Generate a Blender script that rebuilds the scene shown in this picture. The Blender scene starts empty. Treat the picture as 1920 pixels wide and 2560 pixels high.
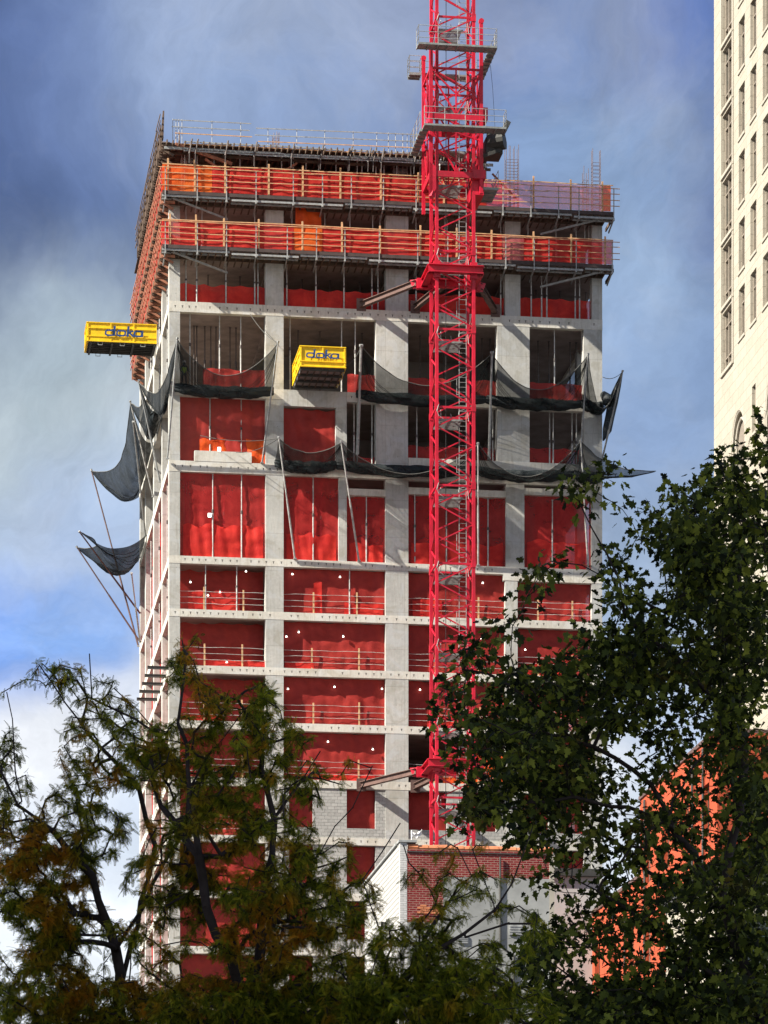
import bpy, math, random
import numpy as np
from mathutils import Vector, Matrix, noise as mnoise

rnd = random.Random(7)
nrg = np.random.default_rng(11)
scene = bpy.context.scene
COL = scene.collection

# ------------------------------------------------------------------ frame of reference
F = 9200.0; YH = 3700.0; XP = 960.0; CH = 1.7
TH = math.radians(7.9); CT, ST = math.cos(TH), math.sin(TH)
D0 = 230.0; X0 = (423 - XP) / F * D0            # near left corner of the concrete tower

def W(u, w, z):
    """street grid coordinates (right along the facade, into the block, up) -> world"""
    return Vector((X0 + u * CT - w * ST, D0 + u * ST + w * CT, z))

def G(x, y, w=0.0):
    """survey point of the facade plane w -> (u, w, z)"""
    r = (x - XP) / F
    u = (r * (D0 + w * CT) - X0 + w * ST) / (CT - r * ST)
    Y = D0 + u * ST + w * CT
    return (u, w, CH + (YH - y) * Y / F)
def U(x, w=0.0): return G(x, 0, w)[0]
def Zf(x, y, w=0.0): return G(x, y, w)[2]

def GL(x, y, u):
    """survey point of a side plane u = const -> (u, w, z)"""
    r = (x - XP) / F
    w = (X0 + u * CT - r * (D0 + u * ST)) / (r * CT + ST)
    Y = D0 + u * ST + w * CT
    return (u, w, CH + (YH - y) * Y / F)

def WL(X, Y):
    dx, dy = X - X0, Y - D0
    return (dx * CT + dy * ST, -dx * ST + dy * CT)

# ------------------------------------------------------------------ mesh builder
class MB:
    def __init__(s): s.v = []; s.f = []; s.m = []
    def quad(s, a, b, c, d, m=0):
        n = len(s.v); s.v += [a, b, c, d]; s.f.append((n, n+1, n+2, n+3)); s.m.append(m)
    def poly(s, pts, m=0):
        n = len(s.v); s.v += list(pts); s.f.append(tuple(range(n, n+len(pts)))); s.m.append(m)
    def box(s, x0, x1, y0, y1, z0, z1, m=0):
        if x0 > x1: x0, x1 = x1, x0
        if y0 > y1: y0, y1 = y1, y0
        if z0 > z1: z0, z1 = z1, z0
        n = len(s.v)
        s.v += [(x0,y0,z0),(x1,y0,z0),(x1,y1,z0),(x0,y1,z0),(x0,y0,z1),(x1,y0,z1),(x1,y1,z1),(x0,y1,z1)]
        for q in ((0,3,2,1),(4,5,6,7),(0,1,5,4),(1,2,6,5),(2,3,7,6),(3,0,4,7)):
            s.f.append(tuple(n+i for i in q)); s.m.append(m)
        return s
    def beam(s, p, q, w, h, m=0, up=(0,0,1)):
        p = Vector(p); q = Vector(q); d = (q-p)
        if d.length < 1e-6: return s
        d.normalize(); up = Vector(up)
        a = d.cross(up)
        if a.length < 1e-3: a = d.cross(Vector((1,0,0)))
        a.normalize(); b = a.cross(d).normalized()
        a = a*(w/2); b = b*(h/2); n = len(s.v)
        for e in (p, q):
            for (i, j) in ((-1,-1),(1,-1),(1,1),(-1,1)):
                s.v.append(tuple(e + a*i + b*j))
        for qd in ((3,2,1,0),(4,5,6,7),(0,1,5,4),(1,2,6,5),(2,3,7,6),(3,0,4,7)):
            s.f.append(tuple(n+i for i in qd)); s.m.append(m)
        return s
    def tube(s, pts, r, n=6, m=0, cap=True):
        pts = [Vector(p) for p in pts]; rs = r if isinstance(r, (list, tuple)) else [r]*len(pts)
        base = len(s.v); prev = None
        for i, p in enumerate(pts):
            d = (pts[min(i+1, len(pts)-1)] - pts[max(i-1, 0)]).normalized()
            a = d.cross(Vector((0,0,1)))
            if a.length < 1e-2: a = d.cross(Vector((1,0,0)))
            a.normalize()
            if prev is not None and a.dot(prev) < 0: a = -a
            prev = a
            b = d.cross(a)
            for k in range(n):
                t = 2*math.pi*k/n
                s.v.append(tuple(p + (a*math.cos(t) + b*math.sin(t))*rs[i]))
        for i in range(len(pts)-1):
            for k in range(n):
                k2 = (k+1) % n
                s.f.append((base+i*n+k, base+i*n+k2, base+(i+1)*n+k2, base+(i+1)*n+k)); s.m.append(m)
        if cap:
            s.f.append(tuple(base+k for k in range(n))[::-1]); s.m.append(m)
            s.f.append(tuple(base+(len(pts)-1)*n+k for k in range(n))); s.m.append(m)
        return s
    def grid(s, fn, nu, nv, m=0):
        base = len(s.v)
        for j in range(nv+1):
            for i in range(nu+1):
                s.v.append(tuple(fn(i/nu, j/nv)))
        for j in range(nv):
            for i in range(nu):
                a = base + j*(nu+1) + i
                s.f.append((a, a+1, a+nu+2, a+nu+1)); s.m.append(m)
        return s

def link_mesh(name, mb, mats, base, smooth):
    me = bpy.data.meshes.new(name)
    b = Vector(base)
    me.from_pydata([(v[0]-b[0], v[1]-b[1], v[2]-b[2]) for v in mb.v], [], mb.f)
    for m in (mats if isinstance(mats, (list, tuple)) else [mats]): me.materials.append(m)
    if any(mb.m): me.polygons.foreach_set('material_index', mb.m)
    if smooth: me.polygons.foreach_set('use_smooth', [True]*len(mb.f))
    me.update()
    o = bpy.data.objects.new(name, me); COL.objects.link(o)
    return o

def tag(o, label=None, cat=None, group=None, kind=None):
    if label: o['label'] = label
    if cat: o['category'] = cat
    if group: o['group'] = group
    if kind: o['kind'] = kind
    return o

def thing(name, label, cat, base, group=None):
    o = bpy.data.objects.new(name, None); COL.objects.link(o)
    o.empty_display_size = 0.3
    o.location = W(*base); o.rotation_euler = (0, 0, TH)
    o['bx'] = base[0]; o['by'] = base[1]; o['bz'] = base[2]
    return tag(o, label, cat, group)
def wbase(o): return (o['bx'], o['by'], o['bz'])
def part(name, mb, mats, parent, smooth=False, label=None):
    """mesh in grid coordinates, child of a thing (or of one of its parts)"""
    b = wbase(parent)
    o = link_mesh(name, mb, mats, b, smooth); o.parent = parent
    o['bx'], o['by'], o['bz'] = b
    if label: o['label'] = label
    return o
def solo(name, mb, mats, label, cat, base, group=None, smooth=False, kind=None):
    o = link_mesh(name, mb, mats, base, smooth)
    o.location = W(*base); o.rotation_euler = (0, 0, TH)
    return tag(o, label, cat, group, kind)
def clean_props():
    for o in bpy.data.objects:
        for k in ('bx', 'by', 'bz'):
            if k in o.keys(): del o[k]

# ------------------------------------------------------------------ materials
def nodes(name):
    m = bpy.data.materials.new(name); m.use_nodes = True
    nt = m.node_tree; nt.nodes.clear()
    out = nt.nodes.new('ShaderNodeOutputMaterial')
    return m, nt, out
def N(nt, t, **kw):
    n = nt.nodes.new(t)
    for k, v in kw.items():
        if k in n.inputs.keys(): n.inputs[k].default_value = v
        else: setattr(n, k, v)
    return n
def Mth(nt, op, a, b=None, clamp=False):
    n = nt.nodes.new('ShaderNodeMath'); n.operation = op; n.use_clamp = clamp
    for i, x in enumerate((a, b)):
        if x is None: continue
        if isinstance(x, (int, float)): n.inputs[i].default_value = x
        else: nt.links.new(x, n.inputs[i])
    return n.outputs[0]
def mixc(nt, fac, a, b, mode='MIX'):
    n = nt.nodes.new('ShaderNodeMix'); n.data_type = 'RGBA'; n.blend_type = mode
    for i, x in ((0, fac), (6, a), (7, b)):
        if isinstance(x, (int, float)): n.inputs[i].default_value = x
        elif isinstance(x, tuple): n.inputs[i].default_value = (*x[:3], 1)
        else: nt.links.new(x, n.inputs[i])
    return n.outputs[2]
def tex_noise(nt, vec, scale, detail=4, rough=.55, dist=0):
    n = N(nt, 'ShaderNodeTexNoise', Scale=scale, Detail=detail, Roughness=rough, Distortion=dist)
    if vec is not None: nt.links.new(vec, n.inputs['Vector'])
    return n.outputs['Fac']
def rng(nt, x, a, b, c=0.0, d=1.0, smooth=False):
    n = nt.nodes.new('ShaderNodeMapRange')
    if smooth: n.interpolation_type = 'SMOOTHSTEP'
    nt.links.new(x, n.inputs[0])
    for i, v in enumerate((a, b, c, d)): n.inputs[1+i].default_value = v
    return n.outputs[0]
def bsdf(nt, out, color, rough=.7, metal=0.0, height=None, bump=.3, bdist=.02, spec=.4):
    p = N(nt, 'ShaderNodeBsdfPrincipled', Roughness=rough, Metallic=metal)
    p.inputs['Specular IOR Level'].default_value = spec
    if isinstance(color, tuple): p.inputs['Base Color'].default_value = (*color[:3], 1)
    else: nt.links.new(color, p.inputs['Base Color'])
    if height is not None:
        b = N(nt, 'ShaderNodeBump', Strength=bump, Distance=bdist)
        nt.links.new(height, b.inputs['Height']); nt.links.new(b.outputs[0], p.inputs['Normal'])
    if out is not None: nt.links.new(p.outputs[0], out.inputs[0])
    return p
def objvec(nt):
    return nt.nodes.new('ShaderNodeTexCoord').outputs['Object']
def wallvec(nt):
    s = nt.nodes.new('ShaderNodeSeparateXYZ'); nt.links.new(objvec(nt), s.inputs[0])
    c = nt.nodes.new('ShaderNodeCombineXYZ')
    nt.links.new(Mth(nt, 'ADD', s.outputs[0], s.outputs[1]), c.inputs[0]); nt.links.new(s.outputs[2], c.inputs[1])
    return c.outputs[0], s

def mat_concrete(name, lo, hi, joint=True):
    m, nt, out = nodes(name)
    wv, s = wallvec(nt); ov = objvec(nt)
    big = tex_noise(nt, ov, .35, 5, .6); fine = tex_noise(nt, ov, 5.0, 6, .7)
    mp = N(nt, 'ShaderNodeMapping'); mp.inputs['Scale'].default_value = (3.0, 3.0, .22); nt.links.new(ov, mp.inputs[0])
    streak = tex_noise(nt, mp.outputs[0], 1.6, 5, .65)
    v = Mth(nt, 'ADD', Mth(nt, 'MULTIPLY', big, .45), Mth(nt, 'ADD', Mth(nt, 'MULTIPLY', fine, .3), Mth(nt, 'MULTIPLY', streak, .35)))
    v = rng(nt, v, .43, .66)
    col = mixc(nt, v, lo, hi)
    st = rng(nt, streak, .54, .70, 0, .55)
    col = mixc(nt, st, col, (lo[0]*.6, lo[1]*.56, lo[2]*.5))
    pt = tex_noise(nt, ov, .9, 3, .5, .8)
    col = mixc(nt, rng(nt, pt, .55, .60, 0, .35), col, (hi[0]*.95, hi[1]*1.0, hi[2]*1.1))
    col = mixc(nt, rng(nt, pt, .36, .42, .35, 0), col, (lo[0]*.85, lo[1]*.80, lo[2]*.66))
    h = fine
    if joint:
        b = N(nt, 'ShaderNodeTexBrick', Scale=1.0); nt.links.new(wv, b.inputs['Vector'])
        b.offset = .0
        b.inputs['Brick Width'].default_value = 1.24; b.inputs['Row Height'].default_value = 2.35
        b.inputs['Mortar Size'].default_value = .012; b.inputs['Mortar Smooth'].default_value = .4
        b.inputs['Color1'].default_value = (1, 1, 1, 1); b.inputs['Color2'].default_value = (.82, .84, .86, 1)
        b.inputs['Mortar'].default_value = (.48, .46, .43, 1)
        col = mixc(nt, .6, col, b.outputs['Color'], 'MULTIPLY')
        h = Mth(nt, 'SUBTRACT', fine, Mth(nt, 'MULTIPLY', b.outputs['Fac'], 1.5))
        vo = N(nt, 'ShaderNodeTexVoronoi', Scale=1.9); nt.links.new(wv, vo.inputs['Vector'])
        dot = rng(nt, vo.outputs['Distance'], .035, .06, .55, 0)
        col = mixc(nt, dot, col, (.05, .045, .04))
    bsdf(nt, out, col, .88, 0, h, .35, .02, .25)
    return m

def mat_plain(name, c, rough=.6, metal=0, var=.25, scale=4, spec=.4, bump=.15, dirt=None):
    m, nt, out = nodes(name)
    ov = objvec(nt)
    n = tex_noise(nt, ov, scale, 5, .6)
    f = rng(nt, n, .3, .7)
    col = mixc(nt, f, tuple(x*(1-var) for x in c), tuple(min(1, x*(1+var*.6)) for x in c))
    if dirt:
        n2 = tex_noise(nt, ov, scale*.4, 6, .7)
        col = mixc(nt, rng(nt, n2, .56, .72, 0, .6), col, dirt)
    bsdf(nt, out, col, rough, metal, n, bump, .01, spec)
    return m

def mat_sheet(name, lo, hi, alpha, trans=.4, weave=0, crease=.6):
    m, nt, out = nodes(name)
    ov = objvec(nt)
    n = tex_noise(nt, ov, 1.1, 5, .6, .6); n2 = tex_noise(nt, ov, 4.5, 5, .65, 1.2)
    col = mixc(nt, rng(nt, Mth(nt, 'ADD', Mth(nt, 'MULTIPLY', n, .85), Mth(nt, 'MULTIPLY', n2, .15)), .36, .64), lo, hi)
    p = bsdf(nt, None, col, .55, 0, n2, crease, .05, .3)
    t = N(nt, 'ShaderNodeBsdfTranslucent'); nt.links.new(col, t.inputs[0])
    mx = N(nt, 'ShaderNodeMixShader'); mx.inputs[0].default_value = trans
    nt.links.new(p.outputs[0], mx.inputs[1]); nt.links.new(t.outputs[0], mx.inputs[2])
    tr = N(nt, 'ShaderNodeBsdfTransparent')
    m2 = N(nt, 'ShaderNodeMixShader')
    a = rng(nt, n, .3, .7, max(0, alpha-.07), min(1, alpha+.07))
    if weave:
        mp = N(nt, 'ShaderNodeMapping'); mp.inputs['Scale'].default_value = (weave,)*3; nt.links.new(ov, mp.inputs[0])
        wn = tex_noise(nt, mp.outputs[0], 1, 2, .5)
        a = Mth(nt, 'MULTIPLY', a, rng(nt, wn, .3, .7, .75, 1.25), True)
    nt.links.new(a, m2.inputs[0]); nt.links.new(tr.outputs[0], m2.inputs[1]); nt.links.new(mx.outputs[0], m2.inputs[2])
    nt.links.new(m2.outputs[0], out.inputs[0])
    return m

def mat_brick(name, c1, c2, mortar, bw, rh, ms, rough=.9, var=.25, smooth=.1):
    m, nt, out = nodes(name)
    wv, s = wallvec(nt)
    b = N(nt, 'ShaderNodeTexBrick', Scale=1.0); nt.links.new(wv, b.inputs['Vector'])
    b.inputs['Brick Width'].default_value = bw; b.inputs['Row Height'].default_value = rh
    b.inputs['Mortar Size'].default_value = ms; b.inputs['Mortar Smooth'].default_value = smooth
    b.inputs['Color1'].default_value = (*c1, 1); b.inputs['Color2'].default_value = (*c2, 1)
    b.inputs['Mortar'].default_value = (*mortar, 1)
    ov = objvec(nt)
    n = tex_noise(nt, ov, .8, 6, .65); n2 = tex_noise(nt, ov, 9, 4, .6)
    col = mixc(nt, rng(nt, n, .35, .7, 0, var), b.outputs['Color'], tuple(x*.45 for x in c1))
    col = mixc(nt, rng(nt, n2, .4, .7, 0, .25), col, tuple(min(1, x*1.4) for x in c2))
    h = Mth(nt, 'SUBTRACT', Mth(nt, 'MULTIPLY', n2, .3), b.outputs['Fac'])
    bsdf(nt, out, col, rough, 0, h, .5, .012, .25)
    return m

M = {}
M['conc'] = mat_concrete('pale_concrete', (.36, .355, .325), (.56, .555, .51))
M['beam'] = mat_concrete('beam_concrete', (.46, .44, .385), (.70, .68, .60), False)
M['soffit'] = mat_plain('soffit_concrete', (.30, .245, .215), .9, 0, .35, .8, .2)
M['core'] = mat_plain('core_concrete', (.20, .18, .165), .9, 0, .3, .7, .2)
M['tie_hole'] = mat_plain('dark_tie_hole', (.05, .045, .04), .9)
M['cmu'] = mat_brick('grey_block', (.33, .33, .31), (.44, .44, .415), (.20, .20, .19), .41, .205, .014, var=.35)
M['red'] = mat_sheet('red_sheet', (.34, .026, .022), (.44, .038, .028), .86, .15, 0, .22)
M['redt'] = mat_sheet('red_sheet_thin', (.52, .028, .028), (.66, .045, .040), .64, .3, 0, .25)
M['orange'] = mat_sheet('orange_sheet', (.75, .075, .012), (.95, .15, .02), .95, .3)
M['guard'] = mat_sheet('guard_mesh_red', (.70, .032, .028), (.86, .058, .04), .82, .4, 0, .4)
M['guardo'] = mat_sheet('guard_mesh_orange', (.92, .12, .02), (.98, .21, .03), .93, .4, 0, .4)
M['guardp'] = mat_sheet('guard_mesh_pink', (.74, .13, .14), (.86, .22, .20), .62, .45, 0, .3)
M['net'] = mat_sheet('black_net', (.008, .012, .012), (.020, .027, .026), .72, .12, 0, .8)
M['nets'] = mat_sheet('black_net_dense', (.007, .010, .012), (.022, .028, .031), .92, .22, 0, 1.0)
M['netd'] = mat_sheet('black_net_gathered', (.007, .011, .013), (.026, .034, .036), .90, .1, 0, 1.0)
M['rope'] = mat_plain('rope', (.10, .10, .09), .8)
M['wood'] = mat_plain('formwork_timber', (.60, .36, .19), .8, 0, .35, 3, .2)
M['woodr'] = mat_plain('side_formwork_timber', (.42, .19, .12), .8, 0, .45, 3, .2)
M['woodd'] = mat_plain('weathered_joist_timber', (.14, .10, .075), .85, 0, .4, 2, .2)
M['deckd'] = mat_plain('dark_deck_edge', (.075, .055, .05), .8, 0, .3, 2)
M['galv'] = mat_plain('galvanised_steel', (.36, .37, .36), .6, .2, .35, 5, .4)
M['grate'] = mat_plain('steel_grating', (.26, .28, .27), .7, .2, .4, 3, .4)
M['prop'] = mat_plain('prop_steel', (.50, .50, .47), .55, .2, .45, 3, .4, dirt=(.18, .10, .07))
M['propd'] = mat_plain('dark_prop_steel', (.10, .085, .08), .6, .3, .3, 3)  # on the inner props this dark tone stands for interior shade
M['crane'] = mat_plain('crane_red_paint', (.52, .006, .030), .45, 0, .35, 1.1, .5, .08, (.24, .02, .025))
M['craned'] = mat_plain('crane_inner_paint', (.50, .012, .03), .5, 0, .25, 1.5, .4, .05)
M['steel'] = mat_plain('rusty_tie_steel', (.16, .10, .085), .6, .4, .35, 2, .4)
M['cable'] = mat_plain('black_cable', (.02, .02, .022), .6)
M['yellow'] = mat_plain('yellow_paint', (.86, .56, .012), .5, 0, .18, 2.5, .35, .1, (.42, .26, .03))
M['blue'] = mat_plain('blue_lettering', (.015, .06, .20), .5, 0, .2, 6)
M['ply'] = mat_plain('platform_plywood', (.27, .225, .215), .8, 0, .3, 2, .2)
M['char'] = mat_plain('charcoal_steel', (.06, .06, .055), .6, .3, .3, 3)
M['rebar'] = mat_plain('rebar', (.20, .16, .17), .7, .3, .3, 8)
M['white'] = mat_plain('white_cloth', (.80, .80, .78), .8, 0, .1, 4)
M['stucco'] = mat_plain('grey_stucco', (.31, .32, .31), .92, 0, .4, .55, .2, .3, (.36, .29, .17))
M['brick'] = mat_brick('red_brick', (.155, .013, .015), (.22, .022, .022), (.32, .22, .18), .215, .074, .009, var=.35)
M['wbrick'] = mat_brick('white_brick', (.50, .50, .485), (.58, .58, .565), (.28, .28, .27), .215, .074, .008, var=.15)
M['siding'] = mat_brick('white_siding', (.40, .395, .375), (.43, .425, .40), (.20, .20, .19), 6, .17, .024, var=.1)
M['tile'] = mat_plain('terracotta_coping', (.55, .20, .09), .8, 0, .4, 2.5)
M['stone'] = mat_brick('cream_stone', (.345, .315, .255), (.39, .36, .295), (.21, .185, .145), 1.25, .60, .014, var=.12)
M['stonet'] = mat_plain('cream_stone_trim', (.39, .36, .30), .85, 0, .12, 1.2, .2)
M['frame'] = mat_plain('bronze_window_frame', (.30, .26, .21), .5, .2, .2, 4)
M['ostucco'] = mat_brick('orange_panel', (.40, .070, .030), (.44, .080, .034), (.20, .03, .018), 1.9, 30.0, .02, var=.22)
M['wall'] = mat_plain('plain_render', (.44, .43, .41), .9, 0, .2, .6, .2)
M['bark'] = mat_plain('tree_bark', (.05, .040, .036), .95, 0, .4, 5, .15, .6)
M['bulb'] = None

def mat_emit(name, c, s):
    m, nt, out = nodes(name); e = N(nt, 'ShaderNodeEmission'); e.inputs[0].default_value = (*c, 1); e.inputs[1].default_value = s
    nt.links.new(e.outputs[0], out.inputs[0]); return m
M['bulb'] = mat_emit('lit_bulb', (1, .93, .82), 3.0)

def mat_glass(name):
    m, nt, out = nodes(name)
    ov = objvec(nt); n = tex_noise(nt, ov, .9, 3, .5)
    col = mixc(nt, rng(nt, n, .4, .6), (.02, .045, .04), (.10, .075, .055))
    oi = nt.nodes.new('ShaderNodeObjectInfo')
    col = mixc(nt, rng(nt, oi.outputs['Random'], .55, .6, 0, .8), col, (.16, .15, .12))
    col = mixc(nt, rng(nt, oi.outputs['Random'], .28, .2, 0, .7), col, (.015, .05, .04))
    bsdf(nt, out, col, .12, 0, None, spec=.7); return m
M['glass'] = mat_glass('window_glass')

def mat_leaf(name, stops, patch=None, patch_scale=.6, trans=.35, patch_lim=(.5, .66)):
    m, nt, out = nodes(name)
    g = nt.nodes.new('ShaderNodeNewGeometry')
    r = nt.nodes.new('ShaderNodeValToRGB'); nt.links.new(g.outputs['Random Per Island'], r.inputs[0])
    el = r.color_ramp.elements
    el[0].position = 0; el[0].color = (*stops[0], 1); el[1].position = 1; el[1].color = (*stops[-1], 1)
    for i, s in enumerate(stops[1:-1]):
        e = el.new((i+1)/(len(stops)-1)); e.color = (*s, 1)
    col = r.outputs[0]
    if patch:
        n = tex_noise(nt, objvec(nt), patch_scale, 3, .6)
        f = Mth(nt, 'MULTIPLY', rng(nt, n, patch_lim[0], patch_lim[1]), rng(nt, g.outputs['Random Per Island'], .1, .8, .25, 1))
        col = mixc(nt, f, col, patch)
    p = bsdf(nt, None, col, .6, spec=.15)
    t = N(nt, 'ShaderNodeBsdfTranslucent'); nt.links.new(col, t.inputs[0])
    mx = N(nt, 'ShaderNodeMixShader'); mx.inputs[0].default_value = trans
    nt.links.new(p.outputs[0], mx.inputs[1]); nt.links.new(t.outputs[0], mx.inputs[2]); nt.links.new(mx.outputs[0], out.inputs[0])
    return m
M['plane'] = mat_leaf('plane_leaf', [(.008, .012, .004), (.028, .040, .009), (.060, .082, .014), (.12, .15, .02), (.34, .37, .05)], (.20, .13, .03), .5, .35, (.60, .75))
M['locust'] = mat_leaf('locust_leaf', [(.03, .042, .004), (.085, .11, .007), (.15, .185, .010), (.25, .28, .014), (.52, .46, .03)], (.66, .27, .015), .50, .5, (.52, .64))

# ================================================================== SETTING
def ground():
    mb = MB(); mb.quad((-900, -300, 0), (900, -300, 0), (900, 1600, 0), (-900, 1600, 0))
    m, nt, out = nodes('asphalt'); ov = objvec(nt)
    n = tex_noise(nt, ov, 2.5, 8, .7); bsdf(nt, out, mixc(nt, n, (.035, .035, .036), (.075, .074, .072)), .9, 0, n, .3)
    o = link_mesh('ground', mb, m, (0, 0, 0), False); tag(o, kind='structure')
    mb = MB(); mb.box(-60, 60, 48, 80, .0, .13)
    o = link_mesh('pavement', mb, M['wall'], (0, 0, 0), False); o.location.z = .004; tag(o, kind='structure')
ground()

# ================================================================== CONCRETE TOWER
FL = [  # name, top z, front beam thickness
 ('A', 75.4, .65), ('B', 70.15, .62), ('C', 65.45, .68), ('D', 59.5, .47), ('E', 56.175, .48), ('F', 52.675, .48),
 ('G', 49.225, .48), ('H', 45.7, .5), ('I', 42.1, .45)]
zz = 38.6; k = 0
while zz > 1: FL.append(('J%d' % k, zz, .45)); zz -= 3.5; k += 1
L1, L2, L3 = 78.35, 81.7, 85.05
ZT = {n: z for n, z, t in FL}; TT = {n: t for n, z, t in FL}
UW = 27.55; WD = 25.9
tower = thing('concrete_tower', 'unfinished concrete tower block with bare columns, slabs and red sheeted openings', 'building', (0, 0, 0))

# front columns: (x0,x1) per zone
def front_cols():
    zones = [
      # z0, z1, [(px0, px1)...]
      (ZT['C'], ZT['A'], [(423, 450), (664, 709), (940, 1020), (1243, 1324), (1459, 1505)]),
      (ZT['A'], L2 - .25, [(423, 450), (664, 709), (965, 1021), (1263, 1301), (1480, 1505)]),
      (ZT['D'], ZT['C'], [(423, 450), (664, 709), (964, 1021), (1265, 1311), (1479, 1505)]),
      (0, ZT['D'], [(423, 450), (664, 709), (964, 1021), (1263, 1294), (1479, 1505)])]
    for i in range(5):
        mb = MB()
        for z0, z1, cs in zones:
            a, b = U(cs[i][0]), U(cs[i][1])
            if i == 4: b = UW
            if i == 0: a = 0
            mb.box(a, b, 0, .85 if i not in (0,) else .8, z0, z1)
        part('column', mb, M['conc'], tower)
front_cols()
SIDEW = [5.5, 12.5, 19.9, 25.0]
for w in SIDEW:
    mb = MB(); mb.box(0, .55, w, w + .9, 0, L2 - .25); part('column', mb, M['conc'], tower)
for w in SIDEW[:3]:      # right hand side row, seen only from beside
    mb = MB(); mb.box(UW - .55, UW, w, w + .9, 0, L2 - .25); part('column', mb, M['conc'], tower)
for uu in (8, 15, 22):
    mb = MB(); mb.box(uu, uu + .8, 25.0, 25.9, 0, L2 - .25); part('column', mb, M['conc'], tower)

def floors():
    for n, z, t in FL:
        mb = MB()
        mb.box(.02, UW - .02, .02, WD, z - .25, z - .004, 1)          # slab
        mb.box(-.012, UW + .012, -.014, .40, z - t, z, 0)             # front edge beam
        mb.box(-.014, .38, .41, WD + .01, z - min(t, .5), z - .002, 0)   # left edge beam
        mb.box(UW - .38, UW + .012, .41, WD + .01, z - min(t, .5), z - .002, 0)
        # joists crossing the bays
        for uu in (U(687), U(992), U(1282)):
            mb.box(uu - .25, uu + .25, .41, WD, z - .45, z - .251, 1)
        x = .35
        while x < UW - .3:                                            # form tie holes
            if rnd.random() < .82:
                mb.box(x, x + .045, -.017, -.0145, z - t*.52 - .05, z - t*.52 + .05, 2)
                mb.box(x - .035, x + .08, -.017, -.0145, z - t*.52 + .055, z - t*.52 + .085, 2)
            x += rnd.choice((.42, .46, .5, .62))
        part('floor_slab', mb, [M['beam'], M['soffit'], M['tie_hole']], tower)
    for z in (L1, L2):
        mb = MB(); mb.box(0, UW, -.002, WD, z - .26, z, 0)
        for uu in (U(687), U(992), U(1282)): mb.box(uu - .4, uu + .4, .02, WD, z - .42, z - .261, 0)
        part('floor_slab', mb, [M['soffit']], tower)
floors()
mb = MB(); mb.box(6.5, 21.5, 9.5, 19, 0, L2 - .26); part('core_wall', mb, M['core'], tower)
mb = MB(); mb.box(.6, UW - .6, 24.6, 24.9, 0, L2 - .26); part('added_rear_wall', mb, M['core'], tower)  # added to close the open back so the floors stay dark inside

# upstand and heavier beam on the right at the level of the lower net, spandrels and piers
mb = MB()
mb.box(U(1021), UW + .01, -.016, .38, ZT['C'] - .002, ZT['C'] + .72)
part('parapet_upstand', mb, M['beam'], tower)
mb = MB(); mb.box(U(1258), UW + .016, -.018, .38, ZT['D'] - .86, ZT['D'] - .002); part('parapet_upstand', mb, M['beam'], tower)
for a, b in ((867, 964), (1021, 1265), (1311, 1479)):
    z = Zf((a+b)/2, 1231); mb = MB(); mb.box(U(a), U(b), .03, .5, z - .2, z + .22); part('spandrel_beam', mb, M['beam'], tower)
for (a, b, z0, z1) in ((847, 867, ZT['D'], ZT['C'] - .68), (840, 867, ZT['C'], ZT['B'] - .62)):
    mb = MB(); mb.box(U(a), U(b), .01, .6, z0, z1); part('pier', mb, M['conc'], tower)
mb = MB(); mb.box(U(709), U(867), -.02, .35, ZT['B'] - 1.02, ZT['B'] - .003); part('spandrel_beam', mb, M['conc'], tower)
mb = MB(); mb.box(U(486), U(629), -.03, .22, ZT['C'] + .002, ZT['C'] + .66); part('parapet_block', mb, M['beam'], tower, label='loose low concrete upstand at the edge of the left opening')

def wall_open(mb, a0, a1, z0, z1, ops, fn, depth, arch=None):
    """flat wall with openings; fn(a, z, d) -> point; emits front faces and reveals"""
    A = sorted({a0, a1, *[o[0] for o in ops], *[o[1] for o in ops]}); Z = sorted({z0, z1, *[o[2] for o in ops], *[o[3] for o in ops]})
    for i in range(len(A)-1):
        for j in range(len(Z)-1):
            ca, cz = (A[i]+A[i+1])/2, (Z[j]+Z[j+1])/2
            if any(o[0] < ca < o[1] and o[2] < cz < o[3] for o in ops): continue
            mb.quad(fn(A[i], Z[j], 0), fn(A[i+1], Z[j], 0), fn(A[i+1], Z[j+1], 0), fn(A[i], Z[j+1], 0))
    for o in ops:
        p = [(o[0], o[2]), (o[1], o[2]), (o[1], o[3]), (o[0], o[3])]
        for i in range(4):
            q, r = p[i], p[(i+1) % 4]
            mb.quad(fn(q[0], q[1], 0), fn(r[0], r[1], 0), fn(r[0], r[1], depth), fn(q[0], q[1], depth))

# block infill below the lower crane tie
names = [f[0] for f in FL]
hi_ = names.index('H')
for fi in range(hi_, min(hi_ + 7, len(FL) - 1)):
    ztop = FL[fi][1] - FL[fi][2]; zb = FL[fi+1][1]
    for (a, b, ops) in ((709, 964, [(723, 783), (867, 939)]), (1021, 1263, [(1022, 1118), (1188, 1241)]), (1294, 1479, [(1300, 1372), (1400, 1460)])):
        mb = MB()
        o_ = [(U(p), U(q), zb + .62, ztop - .02) for p, q in ops]
        wall_open(mb, U(a), U(b), zb, ztop, o_, lambda s, z, d: (s, .05 + d, z), .3)
        part('block_wall', mb, M['cmu'], tower)

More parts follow.
